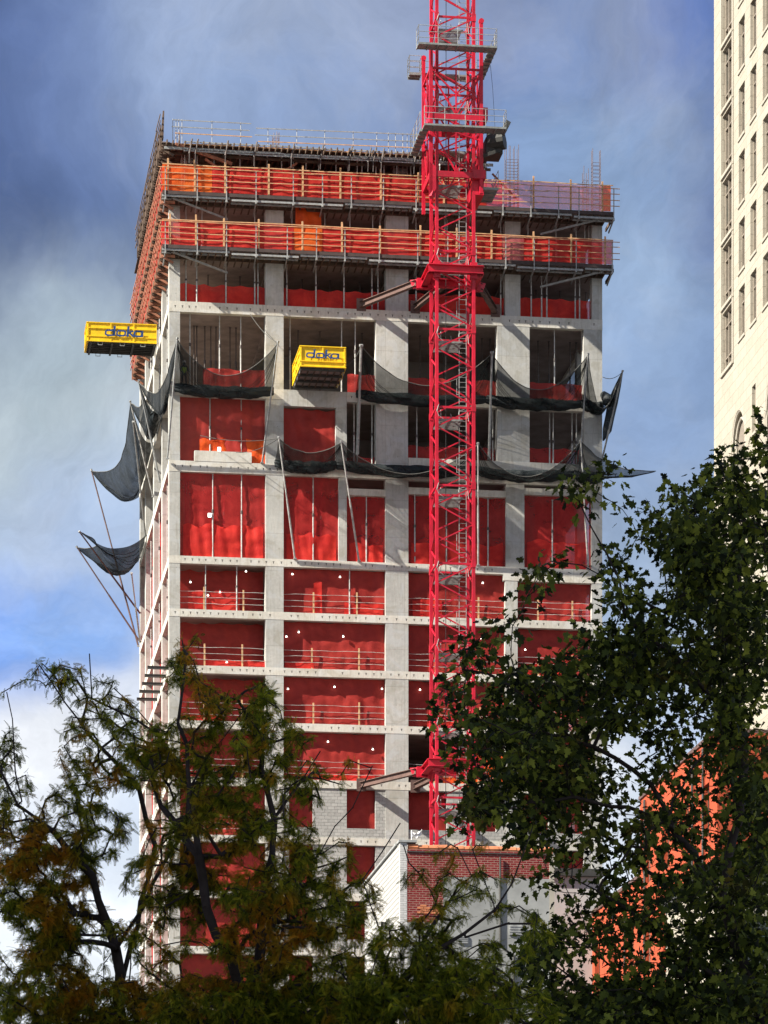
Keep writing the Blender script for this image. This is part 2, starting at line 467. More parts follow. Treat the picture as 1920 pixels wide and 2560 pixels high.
# ------------------------------------------------------------------ hanging red sheets
def sheet(name, u0, u1, z0, z1, w, mat, label, group, amp=.06, ragged=0.0, seed=0, cat='plastic sheet'):
    nu = max(6, int((u1-u0)/.13)); nv = max(5, int((z1-z0)/.13))
    sg = -1 if w < -.5 else 1
    def fn(s, t):
        u = u0 + (u1-u0)*s; z = z0 + (z1-z0)*t
        n1 = mnoise.noise(Vector((u*.55+seed*7.1, z*.30, seed)))
        n2 = mnoise.noise(Vector((u*2.6+z*.35, z*.55+n1*1.5, seed*3.3)))
        n3 = mnoise.noise(Vector((u*1.4+z*1.1, z*2.0-u*.5, seed*1.7)))
        dd = amp*(1.6*n1 + 1.0*n2 + .7*n3)
        zz_ = z + (ragged*(.5*n1+.5*mnoise.noise(Vector((u*1.3, seed, 3.0)))) if t > .99 else 0)
        zz_ -= max(0.0, t-.85)/.15*.10*abs(math.sin(math.pi*(u-u0)/1.15+seed))*(.5+n1+.5)
        dd += .05*max(0.0, math.sin((u*1.9+seed)+n1*2))**6*(1-t*.4)*sg
        return (u, w + dd, zz_)
    mb = MB().grid(fn, nu, nv)
    return solo(name, mb, mat, label, cat, (u0, w, z0), group, True)

BAYS = {'std': [(450, 664), (709, 964), (1021, 1263), (1294, 1479)]}
ORD = ['leftmost', 'second', 'third', 'rightmost']
ROWN = {'D': 'first low storey', 'E': 'second low storey',
        'F': 'third low storey', 'G': 'storey of the lower crane tie'}
sd = 0
for fi, row in enumerate(['D', 'E', 'F', 'G']):
    nxt = names[names.index(row)+1]
    for bi, (a, b) in enumerate(BAYS['std']):
        sd += 1
        if row == 'G' and bi == 2:
            sheet('mesh_sheet', U(1110), U(b)-.05, ZT[nxt]+.02, ZT[nxt]+2.1, .5, M['orange'],
                  'crumpled orange sheet beside the lower crane collar', 'red sheets across the openings', .14, .3, sd)
            continue
        sheet('mesh_sheet', U(a)-.02, U(b)+.02, ZT[nxt]+.01, ZT[row]-.40, .42 if bi else 1.7, M['red'],
              'taut red sheet filling the %s opening, %s' % (ORD[bi], ROWN[row]), 'red sheets across the openings', .05, 0, sd)
for q, (row, bi, f0, f1, h_) in enumerate([('D', 0, .1, .7, 1.3), ('D', 1, .30, .38, 2.0), ('D', 1, .6, .98, .8), ('D', 2, .05, .35, 1.2), ('E', 0, .3, 1.0, .5), ('E', 1, .02, .3, .5), ('F', 0, .0, .5, .45), ('F', 2, .2, .6, 1.0), ('G', 1, .3, .9, .5), ('E', 3, .1, .6, .9)]):
    a, b = BAYS['std'][bi]; d = U(b)-U(a); nxt = names[names.index(row)+1]
    sheet('mesh_sheet', U(a)+d*f0, U(a)+d*f1, ZT[nxt]+.02, ZT[nxt]+h_, .27, M['guard'],
          'bright bunched strip low in the %s opening, %s, %s' % (ORD[bi], ROWN[row], 'right part' if f0 > .4 else 'left part'), 'loose strips of sheeting', .07, .3, 300+q)
# tall storey
for bi, (a, b) in enumerate([(450, 664), (709, 847), (867, 964), (1021, 1265), (1311, 1479)]):
    sd += 1
    nm = ['leftmost', 'second', 'third narrow', 'fourth', 'rightmost'][bi]
    top = ZT['C']-.42 if bi < 2 else Zf((a+b)/2, 1241)+.1
    sheet('mesh_sheet', U(a)-.02, U(b)+.02, ZT['D']+.01, top, .30, M['redt'], 'see-through red sheet over the %s tall opening below the lower net' % nm, 'red sheets across the openings', .05, 0, sd)
    sd += 1
    sheet('mesh_sheet', U(a)+.2, U(b)-.15, ZT['D']+.02, ZT['D']+ (2.1, 1.7, 1.2, 1.5, 1.8)[bi], .20, M['guard'],
          'crumpled brighter sheet heaped along the foot of the %s tall opening' % nm, 'orange sheets inside the tall storey', .085, .7, sd)
    if bi in (0, 1, 4):
        sd += 1
        for q, (f0, f1) in enumerate([(.14, .44), (.5, .78)] if bi == 0 else [(.2, .8)]):
            sheet('mesh_sheet', U(a)+(U(b)-U(a))*f0, U(a)+(U(b)-U(a))*f1, ZT['D']+1.9, ZT['D']+4.5, 1.2, M['red'],
                  'dull red sheet deep inside the %s tall opening%s' % (nm, ', %s one' % ('left', 'right')[q] if bi == 0 else ''), 'red sheets across the openings', .07, .2, sd+q)
# between the nets
sheet('mesh_sheet', U(450)-.02, U(664)+.02, ZT['C']+.01, ZT['B']-.45, .42, M['red'], 'large red sheet in the left opening between the two dark nets', 'red sheets across the openings', .07, 0, 61)
sheet('mesh_sheet', U(500), U(664)-.03, ZT['C']+.02, ZT['C']+1.6, .30, M['orange'], 'bunched orange sheet behind the loose concrete upstand', 'orange sheets inside the tall storey', .18, .45, 62)
sheet('mesh_sheet', U(709)-.02, U(840)+.02, ZT['C']+.01, ZT['B']-1.0, .46, M['red'], 'red sheet in the narrow opening under the yellow loading platform', 'red sheets across the openings', .07, 0, 63)
for i, (a, b) in enumerate([(867, 940), (1020, 1243), (1324, 1459)]):
    sheet('mesh_sheet', U(a)-.02, U(b)+.02, ZT['C']+(.02, .7, .7)[i], ZT['C']+(.9, 1.75, 1.9)[i], .7, M['redt'],
          'low dark red sheet guarding the %s open bay between the nets' % ('narrow', 'middle', 'right')[i], 'low red guard sheets', .07, .12, 70+i)
# open floor behind the upper net
for i, (a, b, h, m_) in enumerate([(509, 664, 1.35, 'red'), (871, 940, 1.35, 'red'), (1020, 1130, 1.3, 'red'), (1190, 1243, 1.3, 'red'), (1324, 1459, 1.3, 'red')]):
    sheet('mesh_sheet', U(a), U(b)+.02, ZT['B']+.02, ZT['B']+h, .55, M[m_],
          'waist high red guard sheet behind the upper net, %s' % ('in the left bay', 'right of the small yellow platform', 'left of the crane mast', 'right of the crane mast', 'in the right bay')[i],
          'low red guard sheets', .10, .16, 80+i)
# storey under the lower guarded deck
for i, (a, b, h) in enumerate([(450, 664, 1.32), (709, 965, 1.3), (1021, 1263, 1.35), (1301, 1480, 1.4)]):
    sheet('mesh_sheet', U(a)-.02, U(b)+.02, ZT['A']+.02, ZT['A']+h, .5, M['guard'],
          'translucent red guard sheet in the %s bay just under the lower deck' % ORD[i], 'low red guard sheets', .05, .05, 90+i)
    for q, (f0, f1) in enumerate([(.08, .48), (.55, .97)]):
        d = U(b)-U(a)
        sheet('mesh_sheet', U(a)+d*f0, U(a)+d*f1, ZT['A']+.03, ZT['A']+h*.78, .8, M['orange' if (i+q) % 2 else 'red'],
              'crumpled sheet folded inside the %s bay just under the lower deck, %s half' % (ORD[i], ('left', 'right')[q]), 'orange sheets inside the tall storey', .14, .25, 100+i*2+q)
sheet('mesh_sheet', U(738), U(803), Zf(770, 640), Zf(770, 512), -.05, M['orange'], 'bright orange tarp hanging between the two guarded decks', None, .09, 0, 120, 'tarp')
# block wall openings and lower floors
for fi in range(hi_, min(hi_+7, len(FL)-1)):
    zb, zt = FL[fi+1][1], FL[fi][1]-.4
    fl = '%s below the lower crane tie' % ('directly', 'two floors', 'three floors', 'four floors', 'five floors', 'six floors', 'seven floors')[fi-hi_]
    for bi, (a, b) in enumerate([(450, 664), (709, 964), (1021, 1263), (1294, 1479)]):
        sd += 1
        sheet('mesh_sheet', U(a)-.02, U(b)+.02, zb+.01, zt, .55, M['red'], 'dark red sheet, %s bay, %s' % (ORD[bi], fl), 'red sheets across the openings', .06, 0, 200+sd)
# left face
for fi in range(2, hi_+6):
    row, zt, t = FL[fi]; zb = FL[fi+1][1]
    w_ = [.85] + [x+.95 for x in SIDEW[:3]]; e_ = SIDEW
    for bi in range(4):
        if fi == 2 and bi == 0: pass
        wa, wb = w_[bi], e_[bi]
        def fn(s, t_, wa=wa, wb=wb, zt=zt, zb=zb, fi=fi, bi=bi):
            w = wa+(wb-wa)*s; z = zb+(zt-.42-zb)*t_
            return (.40+.10*mnoise.noise(Vector((w*.9, z*.4, fi+bi*9))), w, z)
        mb = MB().grid(fn, 14, 8)
        solo('mesh_sheet', mb, M['redt'], 'red sheet on the left side, %s bay from the corner, %s storey down' % (('nearest', 'second', 'third', 'farthest')[bi], ['first', 'second', 'third', 'fourth', 'fifth', 'sixth', 'seventh', 'eighth', 'ninth', 'tenth', 'eleventh', 'twelfth', 'thirteenth'][fi-2]),
             'plastic sheet', (.4, wa, zb), 'red sheets on the left side', True)

# ------------------------------------------------------------------ guard rails in the low openings
for ri, row in enumerate(['D', 'E', 'F', 'G', 'H']):
    nxt = names[names.index(row)+1]; z = ZT[nxt]
    for bi, (a, b) in enumerate(BAYS['std']):
        if row == 'H' and bi: continue
        t = thing('guard_rail', 'low post and rail guard, %s red opening, %s' % (ORD[bi], ROWN.get(row, 'storey with grey block walls')), 'guard rail', (U(a), .2, z), 'edge rails in the red openings')
        d = U(b)-U(a)
        for f_ in (.28, .73):
            mb = MB(); uu = U(a)+d*f_ + rnd.uniform(-.1, .1); mb.box(uu, uu+.10, .20, .25, z, z+1.35+rnd.uniform(0, .12)); part('post', mb, M['wood'], t)
        for k_, h in enumerate((.42, .80, 1.18)):
            mb = MB(); pts = [(U(a)+d*s/8, .17, z+h+rnd.uniform(-.03, .03)) for s in range(9)]
            mb.tube(pts, .014, 4); part('rail', mb, M['prop'], t)

# ------------------------------------------------------------------ steel props
def make_prop(name, h, mat, r=.035):
    t = bpy.data.objects.new(name, None); COL.objects.link(t)
    a = MB(); a.tube([(0, 0, 0), (0, 0, h*.55)], r*1.35, 8); a.box(-.07, .07, -.07, .07, 0, .02)
    b = MB(); b.tube([(0, 0, h*.55), (0, 0, h-.02)], r, 8); b.box(-.07, .07, -.07, .07, h-.02, h)
    c = MB(); c.tube([(0, 0, h*.53), (0, 0, h*.57)], r*2.2, 8)
    for nm, m_, q in (('outer_tube', a, mat), ('inner_tube', b, mat), ('collar', c, M['propd'])):
        o = link_mesh(nm, m_, q, (0, 0, 0), False); o.parent = t
    return t
PROT = {}
def prop(u, w, z0, z1, label, mat='prop', group='steel props under the slabs'):
    key = (round(z1-z0, 2), mat)
    if key not in PROT:
        o = make_prop('steel_prop', z1-z0, M[mat]); PROT[key] = o
    else:
        src = PROT[key]; o = src.copy(); COL.objects.link(o)
        for ch in src.children: c = ch.copy(); COL.objects.link(c); c.parent = o
    o.location = W(u, w, z0); o.rotation_euler = (0, 0, TH)
    tag(o, label, 'prop', group)

BN = ['left', 'second', 'third', 'right']
def prop_row(pxs, w, z0, z1, where, mat='prop', group=None):
    """identical props of one row share a label"""
    for x in pxs: prop(U(x, w), w, z0, z1, where, mat, group or 'props ' + where[-40:])
# under the lower deck
prop_row([465, 492, 565, 637, 645], .35, ZT['A'], L1-.26, 'pale steel prop standing in the left bay just under the lower deck')
prop_row([717, 790, 860, 930, 945], .35, ZT['A'], L1-.26, 'pale steel prop standing in the second bay just under the lower deck')
prop_row([1040, 1252], .35, ZT['A'], L1-.26, 'pale steel prop standing beside the crane collar under the lower deck')
prop_row([1328, 1354, 1367, 1438, 1449], .35, ZT['A'], L1-.26, 'pale steel prop standing in the right bay just under the lower deck')
prop_row([520, 600, 755, 825, 900, 1080, 1150, 1200, 1340, 1400, 1465], 3.0, ZT['A'], L1-.26, 'shade-toned steel prop standing deeper inside under the lower deck', 'propd')
# between decks
prop_row([465, 505, 565, 637], .35, L1, L2-.26, 'pale steel prop in the left bay between the two guarded decks')
prop_row([730, 812, 875, 932, 950], .35, L1, L2-.26, 'pale steel prop in the second bay between the two guarded decks')
prop_row([1040, 1112, 1118, 1252], .35, L1, L2-.26, 'pale steel prop behind the crane mast between the two guarded decks')
prop_row([1320, 1390, 1440, 1462, 1472], .35, L1, L2-.26, 'pale steel prop in the right bay between the two guarded decks')
# under the roof formwork
prop_row([462, 493, 535, 563, 600, 636, 668, 704], -.2, L2, L3-.4, 'pale steel prop on the left under the roof formwork')
prop_row([733, 765, 797, 840, 870, 893, 905, 940, 960, 992, 1027, 1050], -.2, L2, L3-.4, 'pale steel prop in the middle under the roof formwork')
prop_row([1130, 1160, 1190, 1215], -.2, L2, L3-.4, 'pale steel prop on the right under the roof formwork')
prop_row([480, 548, 620, 690, 750, 820, 883, 930, 1010, 1070, 1140, 1200], 3.0, L2, L3-.4, 'shade-toned steel prop deeper inside under the roof formwork', 'propd')
# open floor behind the upper net
prop_row([475, 549, 602, 725, 854, 888], .6, ZT['B'], ZT['A']-.26, 'pale steel prop on the open floor behind the upper net')
prop_row([485, 492, 512, 527, 540, 575, 590, 700, 745, 800, 905, 1050, 1110, 1205, 1225, 1345, 1372, 1425, 1440], 4.0, ZT['B'], ZT['A']-.26, 'shade-toned steel prop deep inside the open floor behind the upper net', 'propd')
prop_row([1386], .6, ZT['B'], ZT['A']-.26, 'white steel prop standing alone in the right bay behind the upper net')
# between nets
prop_row([885, 893, 930], .5, ZT['C'], ZT['B']-.62, 'pale steel prop in the narrow bay between the two nets')
prop_row([1042, 1225, 1232, 1374, 1383, 1430, 1441], .5, ZT['C'], ZT['B']-.62, 'pale steel prop in the dark right bays between the two nets')
prop_row([525, 603], .38, ZT['C'], ZT['B']-.62, 'steel prop showing through the left sheet between the two nets')
# tall storey
prop_row([532, 604], .18, ZT['D'], ZT['C']-.69, 'tall steel prop at the edge of the leftmost tall opening')
prop_row([464, 470, 560], .7, ZT['D'], ZT['C']-.69, 'tall steel prop behind the sheet of the leftmost tall opening', 'crane')
prop_row([783], .2, ZT['D'], ZT['C']-.69, 'tall steel prop at the edge of the second tall opening')
prop_row([803], .8, ZT['D'], ZT['C']-.69, 'tall steel prop behind the sheet of the second tall opening', 'crane')
prop_row([916, 1037, 1116, 1220, 1381], .2, ZT['D'], Zf(1200, 1241), 'tall steel prop in front of the right hand tall openings')
# first low floor
prop_row([514, 592], .25, ZT['E'], ZT['D']-.47, 'pale steel prop in the leftmost opening of the first low floor')
prop_row([874], .25, ZT['E'], ZT['D']-.47, 'pale steel prop in the second opening of the first low floor')
# left side
for k_, w in enumerate((2.2, 3.6, 8.0, 10.2, 15.5, 17.5, 22.0)):
    for (zb, zt, nm) in ((ZT['A'], L1-.26, 'under the lower side deck'), (ZT['B'], ZT['A']-.5, 'one floor below the side decks'), (ZT['E'], ZT['D']-.5, 'on the first low floor'), (ZT['D'], ZT['C']-.5, 'on the tall floor')):
        prop(.18, w, zb, zt, 'pale steel prop at the left side edge %s' % nm, 'prop', 'props at the left side %s' % nm)

# ------------------------------------------------------------------ work lamps
for i, (x, y) in enumerate([(520, 1488), (615, 1428), (476, 1455), (731, 1435), (850, 1442), (716, 1591), (747, 1580), (858, 1591), (720, 1722), (836, 1717), (955, 1722), (820, 1854), (1207, 1457), (1204, 1596), (1313, 1624), (1050, 1724), (550, 1480), (567, 1655), (932, 1873)]):
    u, w, z = G(x, y, .22); mb = MB()
    mb.tube([(u, w, z+.04), (u, w, z-.04)], [.035, .062], 8)
    t = thing('work_light', 'small lit work lamp glowing in front of the red sheets', 'lamp', (u, w, z), 'work lamps among the red sheets')
    part('lens', mb, M['bulb'], t)
    mb = MB(); mb.tube([(u, w, z+.14), (u, w, z+.052)], [.03, .06], 8); part('housing', mb, M['char'], t)
for (x, y, nm) in ((524, 1288, 'tall left opening'), (548, 1123, 'left opening between the nets')):
    u, w, z = G(x, y, .1); t = thing('work_light', 'square white flood lamp in the ' + nm, 'lamp', (u, w, z), 'square flood lamps')
    mb = MB().box(u-.10, u+.10, w-.02, w+.0, z-.12, z+.12); part('lens', mb, M['bulb'], t)
    mb = MB().box(u-.12, u+.12, w+.002, w+.09, z-.14, z+.14); part('housing', mb, M['char'], t)

# ================================================================== GUARDED DECKS (formwork edge platforms)
def deck(level, zd, label, out, u0, u1, steel_px, timber_px, panels, top):
    t = thing('edge_platform', label, 'platform', (u0, -out, zd), 'guarded decks around the top')
    mb = MB(); mb.box(u0, u1, -out, -.02, zd-.05, zd, 0); part('deck', mb, M['ply'], t)
    mb = MB(); mb.box(u0, u1, -out-.05, -out-.005, zd-.06, zd+.15, 0); part('toe_board', mb, M['deckd'], t)
    mb = MB(); mb.box(.0, UW, -.06, -.005, zd-.30, zd-.052); part('edge_form', mb, M['woodd'], t)
    # segments of silver ledger, slightly stepped
    x = u0; k_ = 0
    while x < u1-.5:
        e = min(x + rnd.choice((5.0, 7.0, 4.2)), u1); mb = MB(); dz = -.14 - (k_ % 2)*.10
        mb.beam((x, -out+.05, zd+dz), (e, -out+.05, zd+dz), .10, .12); mb.beam((x, -out+.45, zd+dz-.06), (e, -out+.45, zd+dz-.06), .10, .1)
        part('ledger', mb, M['galv'], t); x = e+.12; k_ += 1
    mb = MB(); x = u0+.15
    while x < u1: mb.box(x, x+.08, -out+.05, 1.2, zd-.26, zd-.055, 0); x += .45
    part('joist', mb, M['woodd'], t)
    for x in steel_px:
        uu = U(x, -out); mb = MB()
        mb.box(uu-.03, uu+.03, -out-.10, -out-.055, zd-.35, zd+1.62)
        mb.beam((uu, -out-.06, zd-.30), (uu, .3, zd-.62), .07, .10); mb.box(uu-.05, uu+.05, -out-.12, -out+.02, zd-.42, zd-.28)
        part('bracket', mb, M['galv'], t)
    for x in timber_px:
        uu = U(x, -out); mb = MB(); mb.box(uu-.055, uu+.055, -out-.005, -out+.04, zd+.02, top(uu)+.22+rnd.uniform(0, .14)); part('timber_post', mb, M['wood'], t)
    for h in (.48, .86, 1.24, 1.58):
        x = u0-.25; mb = MB()
        while x < u1+.15:
            e = min(x+rnd.uniform(2.6, 4.6), u1+.25); j = rnd.uniform(-.015, .015)
            mb.beam((x, -out-.125, zd+h+j), (e+.15, -out-.125-rnd.uniform(0, .03), zd+h+j+rnd.uniform(-.02, .02)), .03, .045); x = e
        part('rail', mb, M['wood'], t)
    mb = MB(); x = u0
    while x < u1-.1:
        e = min(x+3.4, u1); mb.beam((x, -out+.0, top(x)), (e, -out+.0, top(e)), .03, .06); x = e
    part('rail', mb, M['wood'], t)
    for i, (a, b, m_) in enumerate(panels):
        a_, b_ = U(a, -out), U(b, -out)
        def fn(s, q, a_=a_, b_=b_, i=i):
            u = a_+(b_-a_)*s; z = zd+.20+(top(u)-.03-zd-.20)*q
            return (u, -out+.06+.05*mnoise.noise(Vector((u*1.6, z*.8, i+zd)))+.05*mnoise.noise(Vector((u*.4, z*.6, i+zd))), z)
        mb = MB().grid(fn, max(6, int((b_-a_)/.15)), 12); part('debris_mesh', mb, M[m_], t, True)
    # short return at the left end
    mb = MB(); mb.grid(lambda s, q: (u0+.02+.03*mnoise.noise(Vector((s*3, q*3, zd))), -out+.1+s*(out-.1), zd+.2+1.6*q), 6, 8)
    part('debris_mesh', mb, M['guard'], t, True)
    # soffit braces at both ends
    for a_, b_ in ((u0+.6, u0+4.2), (u1-.6, u1-4.4)):
        mb = MB(); mb.beam((a_, -out+.2, zd-.2), (b_, .2, zd-.95), .09, .12); part('diagonal_brace', mb, M['galv'], t)
    return t
OUT = 1.3
st1 = [404+71*i for i in range(17)]
z1d = Zf(408, 617, -OUT); z2d = Zf(404, 482, -OUT)
uA, uB = U(406, -OUT), U(1533, -OUT)
deck(1, z1d, 'lower deck with red debris mesh and timber rails around the front', OUT, uA, uB,
     [413, 493, 566, 640, 718, 791, 862, 948, 1044, 1119, 1190, 1264, 1335, 1372, 1440, 1530],
     [425, 490, 560, 647, 756, 855, 950, 1051, 1142, 1229, 1334, 1428, 1513],
     [(406, 735, 'guard'), (735, 806, 'guardo'), (806, 1255, 'guard'), (1255, 1310, 'guardp'), (1310, 1533, 'guard')], lambda u: z1d+1.74+.025*math.sin(u*1.3))
deck(2, z2d, 'upper deck with orange and pink debris mesh below the roof formwork', OUT, uA, uB,
     [413, 493, 566, 640, 733, 806, 878, 958, 1040, 1180, 1257, 1327, 1396, 1447, 1534],
     [420, 487, 563, 672, 757, 851, 952, 1046, 1110, 1334, 1427, 1506],
     [(406, 530, 'guardo'), (530, 960, 'guard'), (960, 1260, 'guard'), (1260, 1505, 'guardp'), (1505, 1527, 'guardo')], lambda u: z2d+1.82+.025*math.sin(u*1.1+1))

def side_deck(zd, w0, w1, out, label, mesh_m, hgt=1.75, wood='woodr'):
    t = thing('edge_platform', label, 'platform', (-out, w0, zd), 'guarded decks around the top')
    mb = MB(); mb.box(-out, -.02, w0, w1, zd-.05, zd, 0); part('deck', mb, M['ply'], t)
    mb = MB(); x = w0+.1
    while x < w1: mb.box(-out-.02, .5, x, x+.08, zd-.26, zd-.055); x += .45
    part('joist', mb, M['woodd'], t)
    mb = MB(); mb.box(-out-.04, -out-.002, w0, w1, zd-.1, zd+.2); part('toe_board', mb, M['woodd'], t)
    x = w0+.2
    while x < w1:
        mb = MB(); mb.box(-out-.10, -out-.045, x, x+.09, zd-.5, zd+hgt+rnd.uniform(-.1, .25)); mb.beam((-out-.05, x+.05, zd-.35), (.2, x+.05, zd-.75), .09, .14)
        mb.box(-out-.02, .3, x-.03, x+.12, zd-.42, zd-.27)
        part('bracket', mb, M[wood], t); x += 1.35
    for h in (.42, .8, 1.2, 1.6):
        mb = MB(); x = w0-.2
        while x < w1:
            e = x+rnd.uniform(2.2, 3.6); mb.beam((-out-.12, x, zd+h), (-out-.12-rnd.uniform(0, .05), min(e, w1+.1), zd+h+rnd.uniform(-.04, .04)), .04, .10); x = e
        part('rail', mb, M[wood], t)
    mb = MB(); mb.grid(lambda s, q: (-out+.02+.05*mnoise.noise(Vector((s*20, q*3, zd))), w0+(w1-w0)*s, zd+.15+(hgt-.2)*q), 60, 8)
    part('debris_mesh', mb, mesh_m, t, True)
side_deck(z1d, -.9, 25.6, .5, 'lower deck with rusty timber slats running back along the left side', M['guard'])
side_deck(z2d, -.9, 25.6, .5, 'upper deck with rusty timber slats running back along the left side', M['guard'])
z3d = Zf(402, 352, -1.3)
side_deck(z3d, -1.2, 19.8, .55, 'topmost grey slatted deck running back along the left side under the roof rail', M['woodd'], 1.15, 'woodd')

# roof formwork table
def roof_formwork():
    uE = U(1222, -1.3)
    t = thing('roof_formwork', 'dark timber formwork table on props over the top floor', 'formwork', (0, 0, z3d))
    mb = MB(); mb.box(-.5, uE, -1.0, 24, z3d-.03, z3d+.02); part('plywood_deck', mb, M['woodd'], t)
    for w in (-1.15, -.2, 1.4, 3.0, 4.6, 6.2, 7.8, 9.4):
        mb = MB()
        x = -.4; j = 0
        while x < uE-.5:
            e = min(x+rnd.choice((3.6, 4.4, 5.2)), uE); dz = -.36-.05*(j % 3)
            mb.beam((x, w, z3d+dz), (e+.3, w, z3d+dz+rnd.uniform(-.03, .05)), .10, .16); x = e-.2; j += 1
        part('main_beam', mb, M['galv' if w < -1 else 'woodd'], t)
    mb = MB(); x = -.3
    while x < uE:
        a = -1.55-rnd.uniform(0, .25); mb.box(x, x+.08, a, 12, z3d-.26, z3d-.035); x += .38
    part('joist', mb, M['woodd'], t)
    for px in (478, 493, 568, 640, 733, 806, 878, 925, 938, 958, 1040, 1104, 1180, 1216):
        uu = U(px, -1.5); mb = MB()
        mb.beam((uu-.12, -1.45, z3d-.75), (uu+.05, -1.62, z3d+.12), .06, .09); mb.beam((uu-.1, -1.5, z3d-.5), (uu-.1, .1, z3d-.6), .08, .12)
        mb.tube([(uu-.1, -1.45, z3d-.7), (uu-.12, -1.43, z2d+1.9)], .03, 6)
        part('bracket', mb, M['propd' if px % 3 else 'prop'], t)
    for h in (-.06, -.16, -.46, -.58):
        mb = MB(); x = .8
        while x < uE-1:
            e = x+rnd.uniform(2, 5); mb.beam((x, -1.5+abs(h)*.3, z3d+h+rnd.uniform(-.04, .04)), (min(e, uE), -1.5+abs(h)*.3, z3d+h+rnd.uniform(-.04, .04)), .05, .07); x = e+rnd.uniform(-.2, .5)
        part('edge_board', mb, M['wood' if h == -.16 else 'galv'], t)
    for p_, q_, a_ in (((.3, -1.2, z3d-.12), (3.9, -.4, z3d-.9), .2), ((2.2, -.5, z3d-.7), (5.0, -.3, z3d-2.4), .12), ((8.0, -.3, z3d-.6), (6.2, -.3, z3d-1.9), .12), ((20.4, -.4, z3d-.7), (22.0, -.3, z3d-2.2), .1)):
        mb = MB(); mb.beam(p_, q_, .1, a_); part('diagonal_brace', mb, M['woodr'], t)
roof_formwork()
# column forms standing behind the upper deck
for x, lab in ((470, 'left'), (1000, 'centre')):
    mb = MB(); uu = U(x, .8); zb = L2
    for i in range(14): mb.box(uu-.45, uu+.45, .55+.0, 1.2, zb+.1+i*.21, zb+.16+i*.21)
    for q in (-.42, -.14, .14, .42): mb.box(uu+q-.03, uu+q+.03, .5, .56, zb, zb+3.0)
    t = thing('column_form', 'stack of steel clamps around a fresh column, %s, under the roof formwork' % lab, 'formwork', (uu, .8, zb), 'column forms'); part('clamp_stack', mb, M['prop'], t)

for i, (px, w, hh, lab) in enumerate([(508, .2, 1.5, 'at the far left'), (660, .4, 1.1, 'left of the middle'), (742, .3, 1.7, 'in the middle'), (862, .4, 1.2, 'right of the middle'), (1085, .5, 1.5, 'behind the crane'), (1168, .4, 1.3, 'right of the crane')]):
    uu = U(px, w); t = thing('timber_bundle', 'bundle of stacked timbers under the roof formwork, %s' % lab, 'timber', (uu, w, L2), 'timber bundles on the top floor')
    for k_ in range(int(hh/.16)):
        mb = MB()
        for q in range(5): mb.box(uu-1.1+rnd.uniform(-.15, .1), uu+1.1+rnd.uniform(-.1, .2), w+q*.16, w+q*.16+.12, L2+k_*.16, L2+k_*.16+.12)
        part('timber_layer', mb, M['wood' if k_ % 2 else 'woodr'], t)
# roof guard rails
def roof_rail(px0, px1, ytop, slope, posts, label):
    w = -1.0; t = thing('roof_rail', label, 'guard rail', (U(px0, w), w, z3d), 'guard rails on the roof formwork')
    for k_, dy in enumerate((0, 17, 33)):
        a = G(px0 + (0, -3, 5)[k_], ytop+dy, w); b = G(px1 + (0, -4, 2)[k_], ytop+dy+slope*(px1-px0), w)
        mb = MB().beam((a[0], w-.04, a[2]), (b[0], w-.04, b[2]), .03, .055); part('rail', mb, M['wood' if k_ == 2 else 'galv'], t)
    for x in posts:
        g = G(x, ytop+slope*(x-px0)-3, w); mb = MB().tube([(g[0], w, z3d), (g[0], w, g[2])], .022, 6); part('post', mb, M['galv'], t)
roof_rail(432, 628, 300, .05, [432, 440, 447, 455, 530, 602], 'short silver guard rail on the left end of the roof formwork')
roof_rail(640, 1056, 321, .04, [670, 742, 812, 883, 942, 971, 989, 1007, 1018, 1041], 'long silver guard rail along the middle of the roof formwork')
mb = MB(); 
for k_ in range(9): mb.beam((-.5-.05*(k_ % 2), -1.2+k_*.15, z3d+.2), (-.5+.05, -1.2+k_*.17, z3d+1.9-.12*k_), .07, .1)
solo('upright_timbers', mb, M['woodd'], 'cluster of dark upright timbers sticking up at the left roof corner', 'timber', (-.5, -1.2, z3d))

# rebar starters
def rebars(x0, x1, ytop, n, w, label, ties=14, zbot=None, yt=None, deep=.5):
    zb = L2 if zbot is None else zbot
    u0, u1 = U(x0, w), U(x1, w); zt = Zf(x0, ytop, w)
    t = thing('rebar_cage', label, 'rebar', (u0, w, zb), 'rebar starters')
    mb = MB()
    for i in range(n):
        uu = u0+(u1-u0)*i/(n-1)
        for ww in (w, w+deep): mb.tube([(uu, ww, zb), (uu+rnd.uniform(-.03, .03), ww, zt+rnd.uniform(-.25, .1))], .022, 5)
    part('bars', mb, M['rebar'], t)
    mb = MB(); zt2 = Zf(x0, yt, w) if yt else zt-.9
    for i in range(ties):
        z = zb+.2+(zt2-zb-.2)*i/(ties-1)
        for (a, b) in (((u0, w), (u1, w)), ((u1, w), (u1, w+deep)), ((u1, w+deep), (u0, w+deep)), ((u0, w+deep), (u0, w))):
            mb.tube([(a[0], a[1], z), (b[0], b[1], z)], .014, 4, cap=False)
    part('ties', mb, M['rebar'], t)
rebars(1266, 1297, 356, 4, .4, 'tall rebar cage rising behind the pink mesh right of the crane', 20, yt=398)
rebars(1482, 1502, 368, 2, .4, 'tall thin rebar cage at the far right corner', 16, yt=406)
rebars(1459, 1470, 418, 2, .4, 'short rebar pair left of the right corner cage', 5, yt=450)
rebars(684, 698, 325, 3, 1.5, 'rebar starters poking above the roof formwork behind the long rail', 6, L3, 345)
rebars(440, 450, 318, 2, 1.5, 'rebar starters by the left end of the roof rail', 3, L3, 340)

